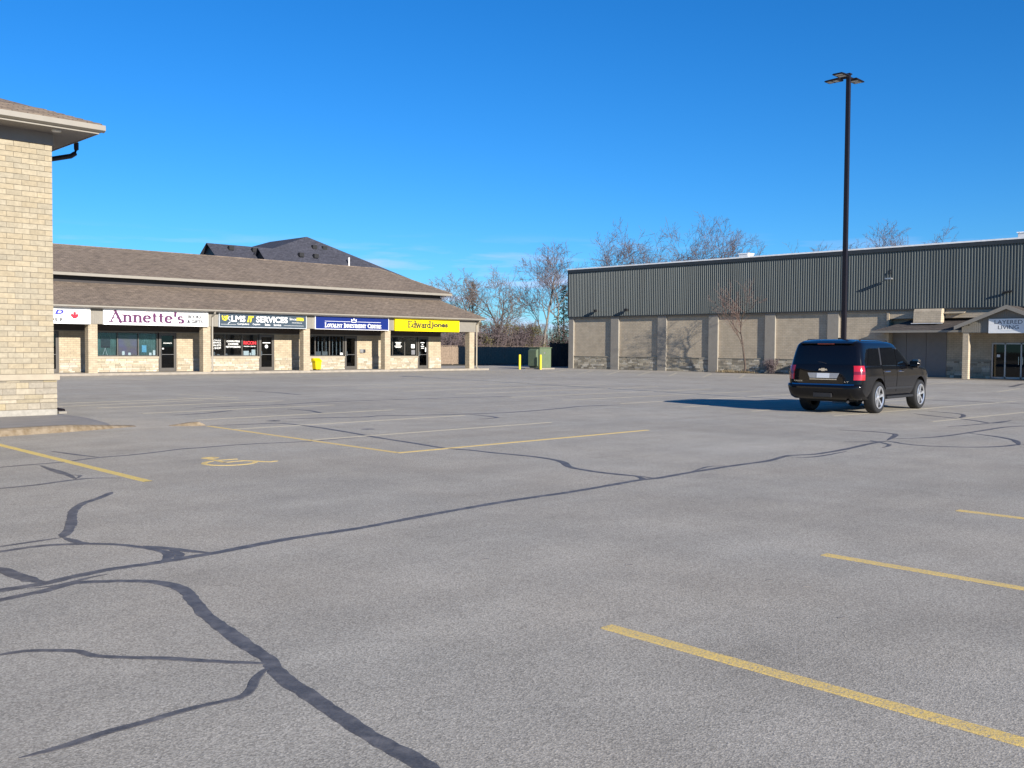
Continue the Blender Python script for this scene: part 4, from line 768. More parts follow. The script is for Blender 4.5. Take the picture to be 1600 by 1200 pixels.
si = MB(); si.quad((ew+2, 22, 0), (ew+2, 17.8, 0), (ew+2, 17.8, 2.6), (ew+2, 22, 2.6)); si.quad((ew+.2, 21.66, 0), (ew+2, 21.66, 0), (ew+2, 21.66, 2.6), (ew+.2, 21.66, 2.6)); si.quad((ew+.2, 18.26, 0), (ew+2, 18.26, 0), (ew+2, 18.26, 2.6), (ew+.2, 18.26, 2.6)); si.quad((ew+.2, 22, .03), (ew+.2, 17.8, .03), (ew+2, 17.8, .03), (ew+2, 22, .03)); si.quad((ew+.2, 22, 2.4), (ew+.2, 17.8, 2.4), (ew+2, 17.8, 2.4), (ew+2, 22, 2.4)); si.build('lobby', 'interior_dark', st, fix=False)
for o_ in list(st.children):
    if o_.name.startswith('wall') and o_.data.vertices[0].co.x > PX+.6 and not o_.name.startswith('wall_p'):
        bpy.data.objects.remove(o_)          # replaced by pieces round the doorway
box('wall', 'store_brick', st, PX+.601, PX+.9, 21.66, 27.6, .0, 4.15); box('wall', 'store_brick', st, PX+.601, PX+.9, 14.0, 18.26, .0, 4.15); box('wall', 'store_brick', st, PX+.601, PX+.9, 18.26, 21.66, 2.10, 4.15); box('wall_cheek', 'store_brick', st, PX+.0, PX+.6, 27.602, 27.75, .0, 3.98); box('wall_cheek', 'store_brick', st, WXR, PX+.6, 13.8, 14.0, .0, 3.98)
box('canopy_back', 'store_brick', st, PX+.05, PX+.6, 14.0, 27.6, 3.57, 3.986)
# sign in the gable
sg = thing('shop_sign', (57.95, 20.0, 2.6), 'pale white store sign with thin black capitals in the entrance gable', 'sign')
fx = frameX(57.87); box('panel', 'sign_white', sg, 57.87, 57.96, 18.95, 21.06, 2.62, 3.42, bevel=.005)
text('lettering', 'LAYERED', 'ink_dark', sg, fx, -20.74, -19.28, 3.13, 3.34, bold=.0); text('lettering', 'LIVING', 'ink_dark', sg, fx, -20.55, -19.47, 2.84, 3.05); box('rule', 'line_silver', sg, 57.866, 57.87, 19.6, 20.4, 2.745, 2.765)

# planting bed along the store wall
pb = MB(); pb.face([(58.6, 30.2, .02), (59.72, 30.2, .02), (59.72, 40.9, .02), (58.9, 40.9, .02), (58.5, 38.5, .02), (58.3, 34, .02)]); kind(pb.build('planting_bed', 'gravel_bed', fix=False), 'structure')
pv = MB(); pv.quad((57.9, 14, .0), (PX+.9, 14, .0), (PX+.9, 30.2, .0), (57.9, 30.2, .0)); pv.v = [(x, y, .02) for x, y, z in pv.v]; kind(pv.build('entrance_paving', 'concrete', fix=False), 'structure')

# ================================================================== light pole
lp = thing('light_pole', (28.39, 14.56, 0), 'tall dark bronze parking lot light pole with three flat lamp heads', 'light pole')
x, y = 28.39, 14.56
MB().lathe([(0, 0), (.3, 0), (.3, .68), (.27, .72), (0, .72)], (x, y, 0), 'z', 20).build('base', 'concrete', lp)
pm = MB(); pm.v = []; b0, b1 = .066, .056
pm.v = [(x+sx*b, y+sy*b, z) for b, z in ((b0, .72), (b1, 9.92)) for sx, sy in ((-1, -1), (1, -1), (1, 1), (-1, 1))]
pm.f = [(0, 1, 5, 4), (1, 2, 6, 5), (2, 3, 7, 6), (3, 0, 4, 7), (4, 5, 6, 7), (3, 2, 1, 0)]; pm.t = [None]*6; pm.build('shaft', 'pole_bronze', lp, bevel=.008)
box('base_plate', 'pole_bronze', lp, x-.16, x+.16, y-.16, y+.16, .721, .75); box('cap', 'pole_bronze', lp, x-.08, x+.08, y-.08, y+.08, 9.921, 9.95)
for dx, dy in ((0, 1), (1, 0), (-1, 0)):
    h = MB(); px_, py_ = -dy, dx
    def rot(a, b_, z): return (x+dx*a+px_*b_, y+dy*a+py_*b_, z)
    P8 = [(.24, -.17, 9.80), (.72, -.17, 9.80), (.72, .17, 9.80), (.24, .17, 9.80), (.24, -.14, 9.865), (.70, -.15, 9.84), (.70, .15, 9.84), (.24, .14, 9.865)]
    h.v = [rot(*p) for p in P8]; h.f = [(0, 3, 2, 1), (4, 5, 6, 7), (0, 1, 5, 4), (1, 2, 6, 5), (2, 3, 7, 6), (3, 0, 4, 7)]; h.t = [None]*6
    hd = h.build('lamp_head', 'pole_bronze', lp, bevel=.012); MB().tube([rot(.0, 0, 9.84), rot(.26, 0, 9.85)], .035, 8).build('arm', 'pole_bronze', lp)
    for k in (.32, .52): l = MB(); l.v = [rot(*p) for p in ((k, -.11, 9.797), (k+.15, -.11, 9.797), (k+.15, .11, 9.797), (k, .11, 9.797))]; l.f = [(0, 1, 2, 3)]; l.t = [None]; l.build('lens', 'lamp_lens', hd, fix=False)

# ================================================================== transformer and bollards
tf = thing('transformer_box', (55.0, 53.1, 0), 'green utility transformer cabinet with hooded door between two yellow bollards', 'transformer')
box('pad', 'concrete', tf, 54.2, 55.9, 52.4, 53.9, 0, .10); MB().prism([(52.60, .101), (53.72, .101), (53.72, 1.62), (52.60, 1.62)], 'x', 54.45, 55.72).build('cabinet', 'transformer_green', tf, bevel=.02)
box('lid', 'transformer_green', tf, 54.40, 55.77, 52.55, 53.77, 1.622, 1.68, bevel=.015); MB().prism([(54.45, .25), (54.452, 1.58), (54.20, 1.45), (54.20, .25)], 'y', 52.75, 53.6).build('hooded_door', 'transformer_green', tf, bevel=.015)
box('label_plate', 'blind_grey', tf, 54.9, 55.05, 52.595, 52.60, 1.2, 1.3)
for x, y, lb in ((53.15, 53.45, 'yellow steel bollard standing clear of the transformer cabinet'), (54.12, 52.18, 'yellow steel bollard in front of the transformer cabinet')):
    o = thing('bollard', (x, y, 0), lb, 'bollard', 'bollards guarding the transformer'); MB().lathe([(.085, 0), (.085, 1.06)], (x, y, 0), 'z', 16).build('post', 'bollard_yellow', o, smooth=True, fix=False); MB().lathe([(.085, 1.06), (.07, 1.10), (.035, 1.125), (0, 1.13)], (x, y, 0), 'z', 16).build('cap', 'bollard_yellow', o, smooth=True, fix=False)

# ================================================================== fences
def fence(x0, x1, y, h, m, label, pw=.14, zb=-.05):
    fo = thing('board_fence', ((x0+x1)/2, y, 0), label, 'fence'); x = x0; r_ = random.Random(int(x0*10)); n = 0
    while x < x1-.2:
        xe = min(x+2.4, x1); b = MB(); xx = x+.05
        while xx < xe-.06: b.box(xx, xx+pw-.012, y-r_.uniform(.0, .012), y+.02, zb+.08, h+r_.uniform(-.025, .02)); xx += pw
        b.build('board_panel', m, fo); box('post', m, fo, x-.05, x+.045, y-.02, y+.09, zb, h+.05); box('rail', m, fo, x+.046, xe-.051, y+.021, y+.06, h-.3, h-.21); x = xe
    box('top_rail', m, fo, x0, x1, y-.04, y+.1, h+.052, h+.09); return fo
fence(50.5, 76.0, 72.0, 1.72, 'fence_grey', 'weathered grey board fence behind the strip mall, partly in shade')
fence(61.4, 67.0, 58.0, 2.08, 'fence_dark', 'tall dark board fence closing the gap beside the store', .15)

# ================================================================== house beyond the strip mall
hs = thing('house', (56, 92, 0), 'large house with charcoal hip roof and two small gables behind the strip mall', 'house')
box('wall', 'soffit_grey', hs, 44.5, 68.5, 86.2, 99.5, 0, 8.6)
def P3(b, *fs):
    for f_ in fs: b.face(f_)
h = MB(); A_ = (57.55, 89.6, 13.1); A2 = (57.55, 97.0, 13.1); zb = 8.7; P3(h, [(44.6, 85.4, zb), (69.4, 85.4, zb), A_], [(69.4, 85.4, zb), (69.4, 100.5, zb), A2, A_], [(44.6, 100.5, zb), (44.6, 85.4, zb), A_, A2], [(69.4, 100.5, zb), (44.6, 100.5, zb), A2])
main = h.build('roof', 'charcoal_shingles', hs)
def gable(x0, x1, yc, half, zr_, zbb, name='gable_roof'):
    b = MB(); P3(b, [(x0, yc-half, zbb), (x1, yc-half, zbb), (x1, yc, zr_), (x0, yc, zr_)], [(x0, yc+half, zbb), (x1, yc+half, zbb), (x1, yc, zr_), (x0, yc, zr_)]); gr__ = b.build(name, 'charcoal_shingles', hs)
    b = MB(); b.prism([(yc-half+.3, zbb), (yc+half-.3, zbb), (yc, zr_-.18)], 'x', x0+.35, x0+.5); b.build('gable_wall', 'eave_shade' if False else 'siding_dark', hs)
    return gr__
gable(45.2, 58, 87.6, 3.4, 11.35, 8.75); gable(49.45, 57.5, 85.6, 2.4, 11.08, 8.9)
for x, y in ((47.1, 86.9), (49.6, 86.9), (53.6, 84.9), (55.3, 84.9), (57.4, 88.4), (58.7, 88.5)):
    zt = (11.0 - .28) if y < 86 else ((11.35-.32) if y < 88 else 12.05-.05); box('roof_vent', 'rubber_black', hs, x, x+.5, y-.2, y+.15, zt-.25, zt+.14)
MB().tube([(60.9, 86.8, 9.3), (60.9, 86.8, 11.0)], .09, 8).build('plumbing_stack', 'unit_white', hs)
h2 = thing('house', (43, 96, 0), 'charcoal roof peak of a farther house just showing over the strip mall ridge', 'house'); box('wall', 'soffit_grey', h2, 36, 48, 92, 104, 0, 8.3)
b = MB(); P3(b, [(35.2, 91.4, 8.3), (48.8, 91.4, 8.3), (46.2, 97.0, 10.95), (44.3, 97.0, 10.95)], [(48.8, 91.4, 8.3), (48.8, 104.5, 8.3), (46.2, 97, 10.95)], [(35.2, 104.5, 8.3), (35.2, 91.4, 8.3), (44.3, 97, 10.95)], [(48.8, 104.5, 8.3), (35.2, 104.5, 8.3), (44.3, 97, 10.95), (46.2, 97, 10.95)]); b.build('roof', 'charcoal_shingles', h2)
# ================================================================== black SUV
car = thing('suv', (24.36-1.2*math.cos(R(4)), 12.52-1.2*math.sin(R(4)), 0), 'black full-size SUV with silver wheels parked beside the light pole', 'suv', local=True, rz=R(4))
SL = [  # z, rear x, front x, half width
 (.36, .16, 5.02, .88), (.42, .10, 5.10, .925), (.52, .05, 5.16, .955), (.62, .03, 5.18, .97), (.78, .045, 5.175, .985), (.95, .06, 5.14, .992), (1.05, .07, 5.09, .988), (1.11, .078, 5.00, .982),
 (1.15, .085, 4.80, .978), (1.18, .09, 4.25, .972), (1.215, .10, 3.92, .962), (1.26, .11, 3.80, .955), (1.40, .135, 3.57, .93), (1.55, .17, 3.32, .90), (1.66, .20, 3.12, .876), (1.74, .23, 2.98, .852), (1.79, .27, 2.86, .82), (1.83, .37, 2.72, .745), (1.86, .50, 2.55, .65), (1.88, .78, 2.25, .48)]
def sl(z):
    if z <= SL[0][0]: return SL[0][1:]
    for a, b in zip(SL, SL[1:]):
        if z <= b[0]:
            t = (z-a[0])/(b[0]-a[0]); return tuple(a[i]*(1-t)+b[i]*t for i in (1, 2, 3))
    return SL[-1][1:]
RR, NR, RF, NF = .38, 5.5, .85, 3.4
def ysurf(x, z):
    xr, xf, w = sl(z)
    if x < xr+RR: c = max(0, min(1, (xr+RR-x)/RR)); return w*(1-c**NR)**(1/NR)
    if x > xf-RF: c = max(0, min(1, (x-xf+RF)/RF)); return w*(1-c**NF)**(1/NF)
    return w
def xrear(y, z): xr, xf, w = sl(z); t = min(1, abs(y)/w); return xr+RR-RR*(1-t**NR)**(1/NR)
def xfront(y, z): xr, xf, w = sl(z); t = min(1, abs(y)/w); return xf-RF+RF*(1-t**NF)**(1/NF)
def outline(z):
    xr, xf, w = sl(z); pts = []
    for i in range(25):
        ph = R(-90+180*i/24); s_, c = math.sin(ph), max(0, math.cos(ph)); pts.append((xr+RR-RR*c**(2/NR), w*math.copysign(abs(s_)**(2/NR), s_)))
    for i in range(1, 12): pts.append((xr+RR+(xf-RF-xr-RR)*i/12, w))
    for i in range(25):
        ph = R(90-180*i/24); s_, c = math.sin(ph), max(0, math.cos(ph)); pts.append((xf-RF+RF*c**(2/NF), w*math.copysign(abs(s_)**(2/NF), s_)))
    for i in range(1, 12): pts.append((xf-RF+(xr+RR-xf+RF)*i/12, -w))
    return pts
zs = []
for a, b in zip(SL, SL[1:]):
    n = 3 if b[0]-a[0] > .05 else 2
    zs += [a[0]+(b[0]-a[0])*k/n for k in range(n)]
zs.append(SL[-1][0])
bd = MB(); n = None
for z in zs:
    o = outline(z); n = len(o); bd.v += [(x, y, z + (.012*(1-(y/.9)**2) if z > 1.8 else 0)) for x, y in o]
for k in range(len(zs)-1):
    for j in range(n): a = k*n+j; b = k*n+(j+1) % n; bd.f.append((a, b, b+n, a+n)); bd.t.append(None)
bd.f.append(tuple(range(n-1, -1, -1))); bd.f.append(tuple((len(zs)-1)*n+j for j in range(n))); bd.t += [None, None]
body = bd.build('body', 'car_black', car)
WR = .405; AX = (1.2, 4.15)
for ax in AX:      # wheel arches cut from the shell
    c = MB(); c.lathe([(0, -1.3), (.475, -1.3), (.475, -.60), (0, -.60)], (ax, 0, .43), 'y', 40); c.lathe([(0, .60), (.475, .60), (.475, 1.3), (0, 1.3)], (ax, 0, .43), 'y', 40)
    cut = c.build('cutter', 'car_trim'); bpy.context.view_layer.update()
    bm = bmesh.new(); bm.from_mesh(cut.data); bmesh.ops.remove_doubles(bm, verts=bm.verts, dist=1e-5); bmesh.ops.recalc_face_normals(bm, faces=bm.faces); bm.to_mesh(cut.data); bm.free()
    save = car.location.copy(); cut.parent = car; cut.matrix_parent_inverse = Matrix.Identity(4)
    md = body.modifiers.new('arch', 'BOOLEAN'); md.operation = 'DIFFERENCE'; md.object = cut; md.solver = 'EXACT'
    bpy.context.view_layer.update(); dg = bpy.context.evaluated_depsgraph_get(); me = bpy.data.meshes.new_from_object(body.evaluated_get(dg)); body.modifiers.clear(); body.data = me; me.name = 'body'; bpy.data.objects.remove(cut)
for p in body.data.polygons: p.use_smooth = True
try: body.data.set_sharp_from_angle(angle=R(32))
except Exception: pass
def patch(name, m, parent, fn, nu=10, nv=8, smooth=True):
    """surface patch fn(u,v)->(x,y,z)"""
    b = MB()
    for i in range(nu+1):
        for j in range(nv+1): b.v.append(fn(i/nu, j/nv))
    for i in range(nu):
        for j in range(nv): a = i*(nv+1)+j; b.f.append((a, a+1, a+nv+2, a+nv+1)); b.t.append(None)
    return b.build(name, m, parent, smooth=smooth)
def bil(c, u, v): return tuple((c[0][k]*(1-u)+c[1][k]*u)*(1-v) + (c[3][k]*(1-u)+c[2][k]*u)*v for k in (0, 1))
def side(name, m, parent, s_, c, eps, nu=10, nv=8):
    def fn(u, v):
        x, z = bil(c, u, v); return (x, s_*(ysurf(x, z)+eps), z)
    return patch(name, m, parent, fn, nu, nv)
def rear(name, m, parent, c, eps, nu=14, nv=8):
    def fn(u, v):
        y, z = bil(c, u, v); return (xrear(y, z)-eps, y, z)
    return patch(name, m, parent, fn, nu, nv)
def front(name, m, parent, c, eps, nu=14, nv=8):
    def fn(u, v):
        y, z = bil(c, u, v); return (xfront(y, z)+eps, y, z)
    return patch(name, m, parent, fn, nu, nv)
for s_ in (1, -1):
    for nm, c in (('quarter_window', [(.50, 1.25), (1.26, 1.235), (1.30, 1.66), (.70, 1.655)]),): side(nm, 'car_glass', car, s_, c, .006)
    rd = side('rear_door', 'car_black', car, s_, [(1.66, .52), (2.38, .52), (2.38, 1.205), (1.40, 1.205)], .006); side('window', 'car_glass', rd, s_, [(1.44, 1.23), (2.34, 1.225), (2.34, 1.69), (1.47, 1.675)], .006); side('window_trim', 'chrome', rd, s_, [(1.42, 1.207), (2.36, 1.203), (2.36, 1.223), (1.42, 1.228)], .009, 8, 1)
    fd = side('front_door', 'car_black', car, s_, [(2.41, .52), (3.50, .52), (3.58, 1.20), (2.41, 1.205)], .006); side('window', 'car_glass', fd, s_, [(2.44, 1.225), (3.62, 1.22), (2.98, 1.68), (2.44, 1.69)], .006); side('window_trim', 'chrome', fd, s_, [(2.43, 1.203), (3.62, 1.20), (3.62, 1.218), (2.43, 1.223)], .009, 8, 1)
    side('pillar', 'car_trim', car, s_, [(1.30, 1.235), (1.40, 1.235), (1.44, 1.68), (1.34, 1.67)], .0055, 2, 6); side('body_moulding', 'car_trim', car, s_, [(1.66, .60), (3.62, .60), (3.62, .66), (1.66, .66)], .014, 10, 2)
    for d_, x in ((rd, 1.60), (fd, 2.56)): MB().tube([(x, s_*(ysurf(x, 1.06)-.0), 1.06), (x+.02, s_*(ysurf(x, 1.06)+.045), 1.062), (x+.20, s_*(ysurf(x, 1.06)+.045), 1.064), (x+.22, s_*ysurf(x, 1.06), 1.066)], .016, 6).build('handle', 'chrome', d_)
    # tail lamp wraps the rear corner
    def tl(z0, z1, eps):
        def fn(u, v):
            z = z0+(z1-z0)*v; xr, xf, w = sl(z); path = []
            for i in range(9): yy = w*(.79+.19*i/8); path.append((xrear(yy, z), yy))
            for i in range(1, 9): xx = path[8][0] + (.27-path[8][0])*i/8; path.append((xx, ysurf(xx, z)))
            k = u*(len(path)-1); i = min(int(k), len(path)-2); t = k-i; x = path[i][0]*(1-t)+path[i+1][0]*t; y = path[i][1]*(1-t)+path[i+1][1]*t
            return (x-eps*(1-u), s_*(y+eps*(.3+.7*u)), z)
        return fn
    lamp = patch('tail_lamp', 'lamp_red', car, tl(.86, 1.22, .012), 16, 6); patch('reverse_lens', 'lamp_red_dark', lamp, tl(1.0, 1.075, .016), 16, 2)
    MB().tube([(.58, s_*.70, 1.845), (.70, s_*.705, 1.885), (2.3, s_*.68, 1.885), (2.5, s_*.66, 1.85)], .016, 6).build('roof_rail', 'car_trim', car)
    mr = MB(); mr.box(3.22, 3.42, s_*1.0-.0, s_*1.0+s_*.25, 1.15, 1.36); mir = mr.build('mirror', 'car_black', car, bevel=.05, smooth=True); box('mirror_cap', 'chrome', mir, 3.27, 3.44, min(s_*1.05, s_*1.24), max(s_*1.05, s_*1.24), 1.30, 1.375, bevel=.02); box('mirror_glass', 'car_glass', mir, 3.212, 3.224, min(s_*1.03, s_*1.22), max(s_*1.03, s_*1.22), 1.18, 1.33); MB().tube([(3.36, s_*.93, 1.2), (3.34, s_*1.04, 1.22)], .035, 6).build('mirror_arm', 'car_black', mir)
    side('head_lamp', 'lamp_lens', car, s_, [(4.72, .85), (4.98, .85), (4.98, 1.05), (4.72, 1.06)], .006, 6, 4)
    box('running_board', 'car_trim', car, 1.72, 3.60, min(s_*.86, s_*1.0), max(s_*.86, s_*1.0), .36, .42, bevel=.012)
front('windshield', 'car_glass', car, [(-.83, 1.25), (.83, 1.25), (.68, 1.70), (-.68, 1.70)], .005); front('grille', 'chrome', car, [(-.7, .72), (.7, .72), (.7, 1.0), (-.7, 1.0)], .01)
gate = rear('tailgate', 'car_black', car, [(-.86, .78), (.86, .78), (.80, 1.225), (-.80, 1.225)], .006)
rear('rear_window', 'car_glass', gate, [(-.83, 1.245), (.83, 1.245), (.76, 1.70), (-.76, 1.70)], .006)
sp_ = MB(); sp_.prism([(.19, 1.765), (.185, 1.78), (.32, 1.83), (.50, 1.852), (.50, 1.78)], 'y', -.70, .70); sp_.build('spoiler', 'car_black', gate, bevel=.01); box('brake_light', 'lamp_red_dark', gate, .182, .22, -.22, .22, 1.755, 1.772)
rear('plate_recess', 'frame_silver', gate, [(-.36, .90), (.36, .90), (.42, 1.03), (-.42, 1.03)], .012, 8, 3); rear('plate', 'plate_white', gate, [(-.17, .905), (.17, .905), (.17, 1.025), (-.17, 1.025)], .020, 4, 2); rear('handle_strip', 'chrome', gate, [(-.36, .86), (.36, .86), (.36, .878), (-.36, .878)], .012, 8, 1)
bt = MB(); bt.prism([(-.12, 1.095), (-.045, 1.095), (-.045, 1.078), (.045, 1.078), (.045, 1.095), (.12, 1.095), (.10, 1.135), (.045, 1.135), (.045, 1.152), (-.045, 1.152), (-.045, 1.135), (-.10, 1.135)], 'x', .03, .066); bt.build('emblem', 'chrome', gate)
text('badge', 'TAHOE', 'chrome', gate, (Vector((.035, 0, 0)), Vector((0, -1, 0)), Vector((0, 0, 1)), Vector((-1, 0, 0))), -.78, -.55, .80, .835, off=.0, bold=.02); text('badge', 'LT', 'chrome', gate, (Vector((.035, 0, 0)), Vector((0, -1, 0)), Vector((0, 0, 1)), Vector((-1, 0, 0))), .56, .68, .80, .83, off=.0, bold=.02)
MB().tube([(.10, -.05, 1.27), (.13, .25, 1.33), (.13, .42, 1.335)], .010, 5).build('wiper', 'car_trim', gate)
rb2 = MB()
def bump_out(z, e): return [(x-e*max(0, 1-(x/.5)), y*(1+e*.35), z) for x, y in outline(z) if x < .62]
rows_ = [(.37, .0), (.43, .05), (.56, .075), (.68, .078), (.735, .06), (.755, .0)]; k0 = None
base = sorted(outline(.6), key=lambda p: p[1])
base = [(xrear(y, .6), y) for y in [(-.97+1.94*i/30) for i in range(31)]]
for z, e in rows_:
    for i in range(31): y = -.985+1.97*i/30; rb2.v.append((xrear(min(.96, abs(y)*.975), z)-e, y*(1-.012*(e > 0)), z))
for k in range(len(rows_)-1):
    for i in range(30): a = k*31+i; rb2.f.append((a, a+1, a+32, a+31)); rb2.t.append(None)
bump = rb2.build('rear_bumper', 'car_black', car, smooth=True)
b = MB()
for i in range(24):
    y0, y1 = -.82+1.64*i/24, -.82+1.64*(i+1)/24; b.quad((xrear(y0, .74)-.066, y0, .728), (xrear(y1, .74)-.066, y1, .728), (xrear(y1, .74)-.045, y1, .758), (xrear(y0, .74)-.045, y0, .758))
b.build('step_trim', 'chrome', bump, fix=False); box('hitch_cover', 'car_trim', bump, -.052, .02, -.26, .22, .42, .53, bevel=.01); 
uc = MB(); uc.box(.35, 4.9, -.58, .58, .30, .40); uc.box(1.12, 1.28, -.75, .75, .36, .46); uc.build('undercarriage', 'rubber_black', car); MB().tube([(.9, -.45, .33), (.25, -.55, .33), (.14, -.62, .31)], .035, 8).build('exhaust', 'car_trim', car); box('mud_guard_liner', 'rubber_black', car, .73, 1.67, -.6, .6, .41, .88); box('mud_guard_liner', 'rubber_black', car, 3.68, 4.62, -.6, .6, .41, .88)
MB().prism([(.95, 1.868), (1.25, 1.874), (1.0, 1.93), (.95, 1.93)], 'y', -.02, .02).build('antenna_fin', 'car_black', car)
for ax in AX:
    for s_ in (1, -1):
        cy = s_*.87; w2 = .138
        tp = [(.265, -w2*.85), (.32, -w2), (.375, -w2), (.398, -w2*.82), (WR, -w2*.5), (WR, w2*.5), (.398, w2*.82), (.375, w2), (.32, w2), (.265, w2*.85)]
        wh = MB().lathe(tp, (ax, cy, WR), 'y', 40).build('wheel', 'rubber_black', car, smooth=True)
        tr = MB()
        for k in range(36):
            t = 2*math.pi*k/36; ca, sa = math.cos(t), math.sin(t)
        ou = s_*w2
        MB().lathe([(.268, -s_*.10), (.25, s_*.02), (.256, ou*.80)], (ax, cy, WR), 'y', 40).build('barrel', 'car_trim', wh, smooth=True, fix=False)
        rim = MB(); rim.lathe([(.257, ou*.82), (.282, ou*.96), (.288, ou*.99), (.276, ou*1.02), (.262, ou*.98), (.254, ou*.84)], (ax, cy, WR), 'y', 40)
        for k in range(6):
            t = R(60*k+12); d = Vector((math.cos(t), 0, math.sin(t))); p = Vector((-math.sin(t), 0, math.cos(t))); c0 = Vector((ax, cy, WR)); yy = Vector((0, s_, 0))
            q8 = []
            for dep in (.045, .105):
                for r__, hw in ((.05, .032), (.262, .046)):
                    for sg_ in (-1, 1): q8.append(tuple(c0 + d*r__ + p*(hw*sg_*(1 if dep < .06 else .75)) + yy*(dep + (.012 if r__ > .1 else 0))))
            i = len(rim.v); rim.v += q8
            for f_ in ((0, 1, 3, 2), (4, 6, 7, 5), (0, 2, 6, 4), (1, 5, 7, 3), (2, 3, 7, 6), (0, 4, 5, 1)): rim.f.append(tuple(i+j for j in f_)); rim.t.append(None)
        rim.lathe([(.0, s_*.115), (.04, s_*.115), (.065, s_*.10), (.07, s_*.05)], (ax, cy, WR), 'y', 20); rim.build('rim', 'rim_silver', wh)
        MB().lathe([(0, s_*.02), (.25, s_*.02)], (ax, cy, WR), 'y', 24).build('brake_disc', 'car_trim', wh, fix=False)

# ================================================================== vegetation
def grow(seed, H, r0, first=.3, nl=(7, 6, 5, 4), spread=38., up_=.25, lean=(0, 0), ratio=(.55, .5, .45, .4), mins=.012, stems=1, crook=.16):
    """polyline skeleton of a bare tree: list of (points, radii, level)"""
    rnd = random.Random(seed); out = []
    def br(p, d, L, r_, lev):
        n = 6 if lev == 0 else (4 if lev < 3 else 2); pts = [p.copy()]; rad = [r_]; dd = d.copy()
        for i in range(n):
            dd = (dd + Vector((rnd.gauss(0, crook), rnd.gauss(0, crook), rnd.gauss(0, crook*.6) + up_*(.35 if lev else .1)))).normalized()
            p = p + dd*(L/n); pts.append(p.copy()); rad.append(max(mins*.7, r_*(1-.78*(i+1)/n)))
        out.append((pts, rad, lev))
        if lev >= len(nl): return
        k = nl[lev]
        for j in range(k):
            t = (first if lev == 0 else .22) + (1-(first if lev == 0 else .22))*(j+rnd.uniform(.1, .9))/k; t = min(t, .985); i = min(int(t*n), n-1); q = t*n-i
            pp = pts[i].lerp(pts[i+1], q); rr = (rad[i]*(1-q)+rad[i+1]*q)*rnd.uniform(.5, .72)
            dl = (pts[i+1]-pts[i]).normalized(); a = Vector((rnd.gauss(0, 1), rnd.gauss(0, 1), rnd.gauss(0, .5))); a = (a - dl*a.dot(dl)); a = a.normalized() if a.length > .01 else Vector((1, 0, 0))
            ang = R(spread*rnd.uniform(.7, 1.25)); nd = dl*math.cos(ang) + a*math.sin(ang)
            br(pp, nd, L*ratio[lev]*rnd.uniform(.7, 1.15)*(1.0 if lev else (1.25-.6*t)), max(mins, rr), lev+1)
    for s_ in range(stems):
        ld = Vector((lean[0]+rnd.gauss(0, .10)*(stems > 1), lean[1]+rnd.gauss(0, .10)*(stems > 1), 1)).normalized()
        br(Vector((rnd.uniform(-.3, .3)*(stems > 1), rnd.uniform(-.3, .3)*(stems > 1), -.1)), ld, H*(.80 if nl else 1)*(1 if s_ == 0 else rnd.uniform(.75, .95)), r0, 0)
    top = max(p.z for pts, _, _ in out for p in pts); k = H/top
    return [([p*k for p in pts], rad, lev) for pts, rad, lev in out]
def meshes_of(sk, split=2):
    a, b = MB(), MB()
    for pts, rad, lev in sk: (a if lev < split else b).tube(pts, rad, 6 if lev == 0 else (4 if lev < 2 else 3), cap=False)
    return a, b
def tree(loc, label, seed, H, r0, group=None, bark='bark', twig='twig', name='bare_tree', **k):
    o = thing(name, (loc[0], loc[1], -.03), label, 'tree', group, local=True); a, b = meshes_of(grow(seed, H, r0, **k)); a.build('trunk', bark, o, fix=False, smooth=True); b.build('crown', twig, o, fix=False); return o
tall = dict(first=.34, nl=(10, 7, 5, 3), spread=42, up_=.26, ratio=(.52, .55, .5, .45), mins=.0145)
tree((73.5, 76.4), 'spreading bare tree with dense pinkish twigs behind the board fence', 101, 10.4, .19, twig='twig_tan', first=.22, nl=(12, 8, 6, 4), spread=46, up_=.22, ratio=(.60, .5, .48, .45), mins=.014)
tree((70.6, 77.5), 'smaller bare tree leaning beside the spreading one behind the fence', 102, 9.6, .13, twig='twig_tan', first=.25, nl=(10, 7, 6, 3), spread=44, ratio=(.55, .5, .48, .45), mins=.014)
tree((78.0, 74.7), 'tall pale-barked bare tree with flat-topped crown rising behind the transformer cabinet', 103, 13.2, .17, bark='bark_pale', twig='twig', **dict(tall, first=.42))
tree((78.9, 74.6), 'slender bare tree standing close beside the tall pale-barked one', 104, 10.2, .10, **dict(tall, nl=(7, 5, 4, 3), first=.45, spread=28))
tree((82.6, 76.0), 'tall bare tree at the corner of the store building', 105, 13.6, .16, bark='bark_pale', **dict(tall, first=.45))
grp = 'bare trees behind the store'
for i, (x, y, H) in enumerate(((84.5, 71.2, 15.1), (87.9, 70.7, 14.7), (89.8, 68.8, 15.6), (92.9, 67.2, 15.9), (94.3, 64.4, 15.7))):
    tree((x, y), 'tall upright bare tree in the clump showing above the flat store roof', 110+i, H*1.05, .17, 'tall clump of bare trees behind the store', **dict(tall, first=.38, nl=(12, 8, 6, 3), up_=.24, spread=46))
for i, (x, y, H) in enumerate(((98.0, 60.8, 12.6), (98.0, 58.0, 13.6))):
    tree((x, y), 'low bare treetop showing above the roof beside the small white rooftop unit', 120+i, H, .15, 'low treetops beside the rooftop unit', **dict(tall, first=.45, nl=(8, 6, 5, 3)))
for i, (x, y, H, lb) in enumerate(((107.1, 49.0, 16.2, 'rounded bare treetop showing over the roof just beyond the light pole'), (109.4, 46.8, 16.0, 'wind-swept bare treetop next to the rounded one over the roof'), (103.2, 50.1, 14.2, 'thin bare treetop tangled against the light pole'))):
    tree((x, y), lb, 130+i, H, .17, None, **dict(tall, first=.4, nl=(12, 8, 6, 3), spread=44, lean=(.0, -.12 if i == 1 else 0)))
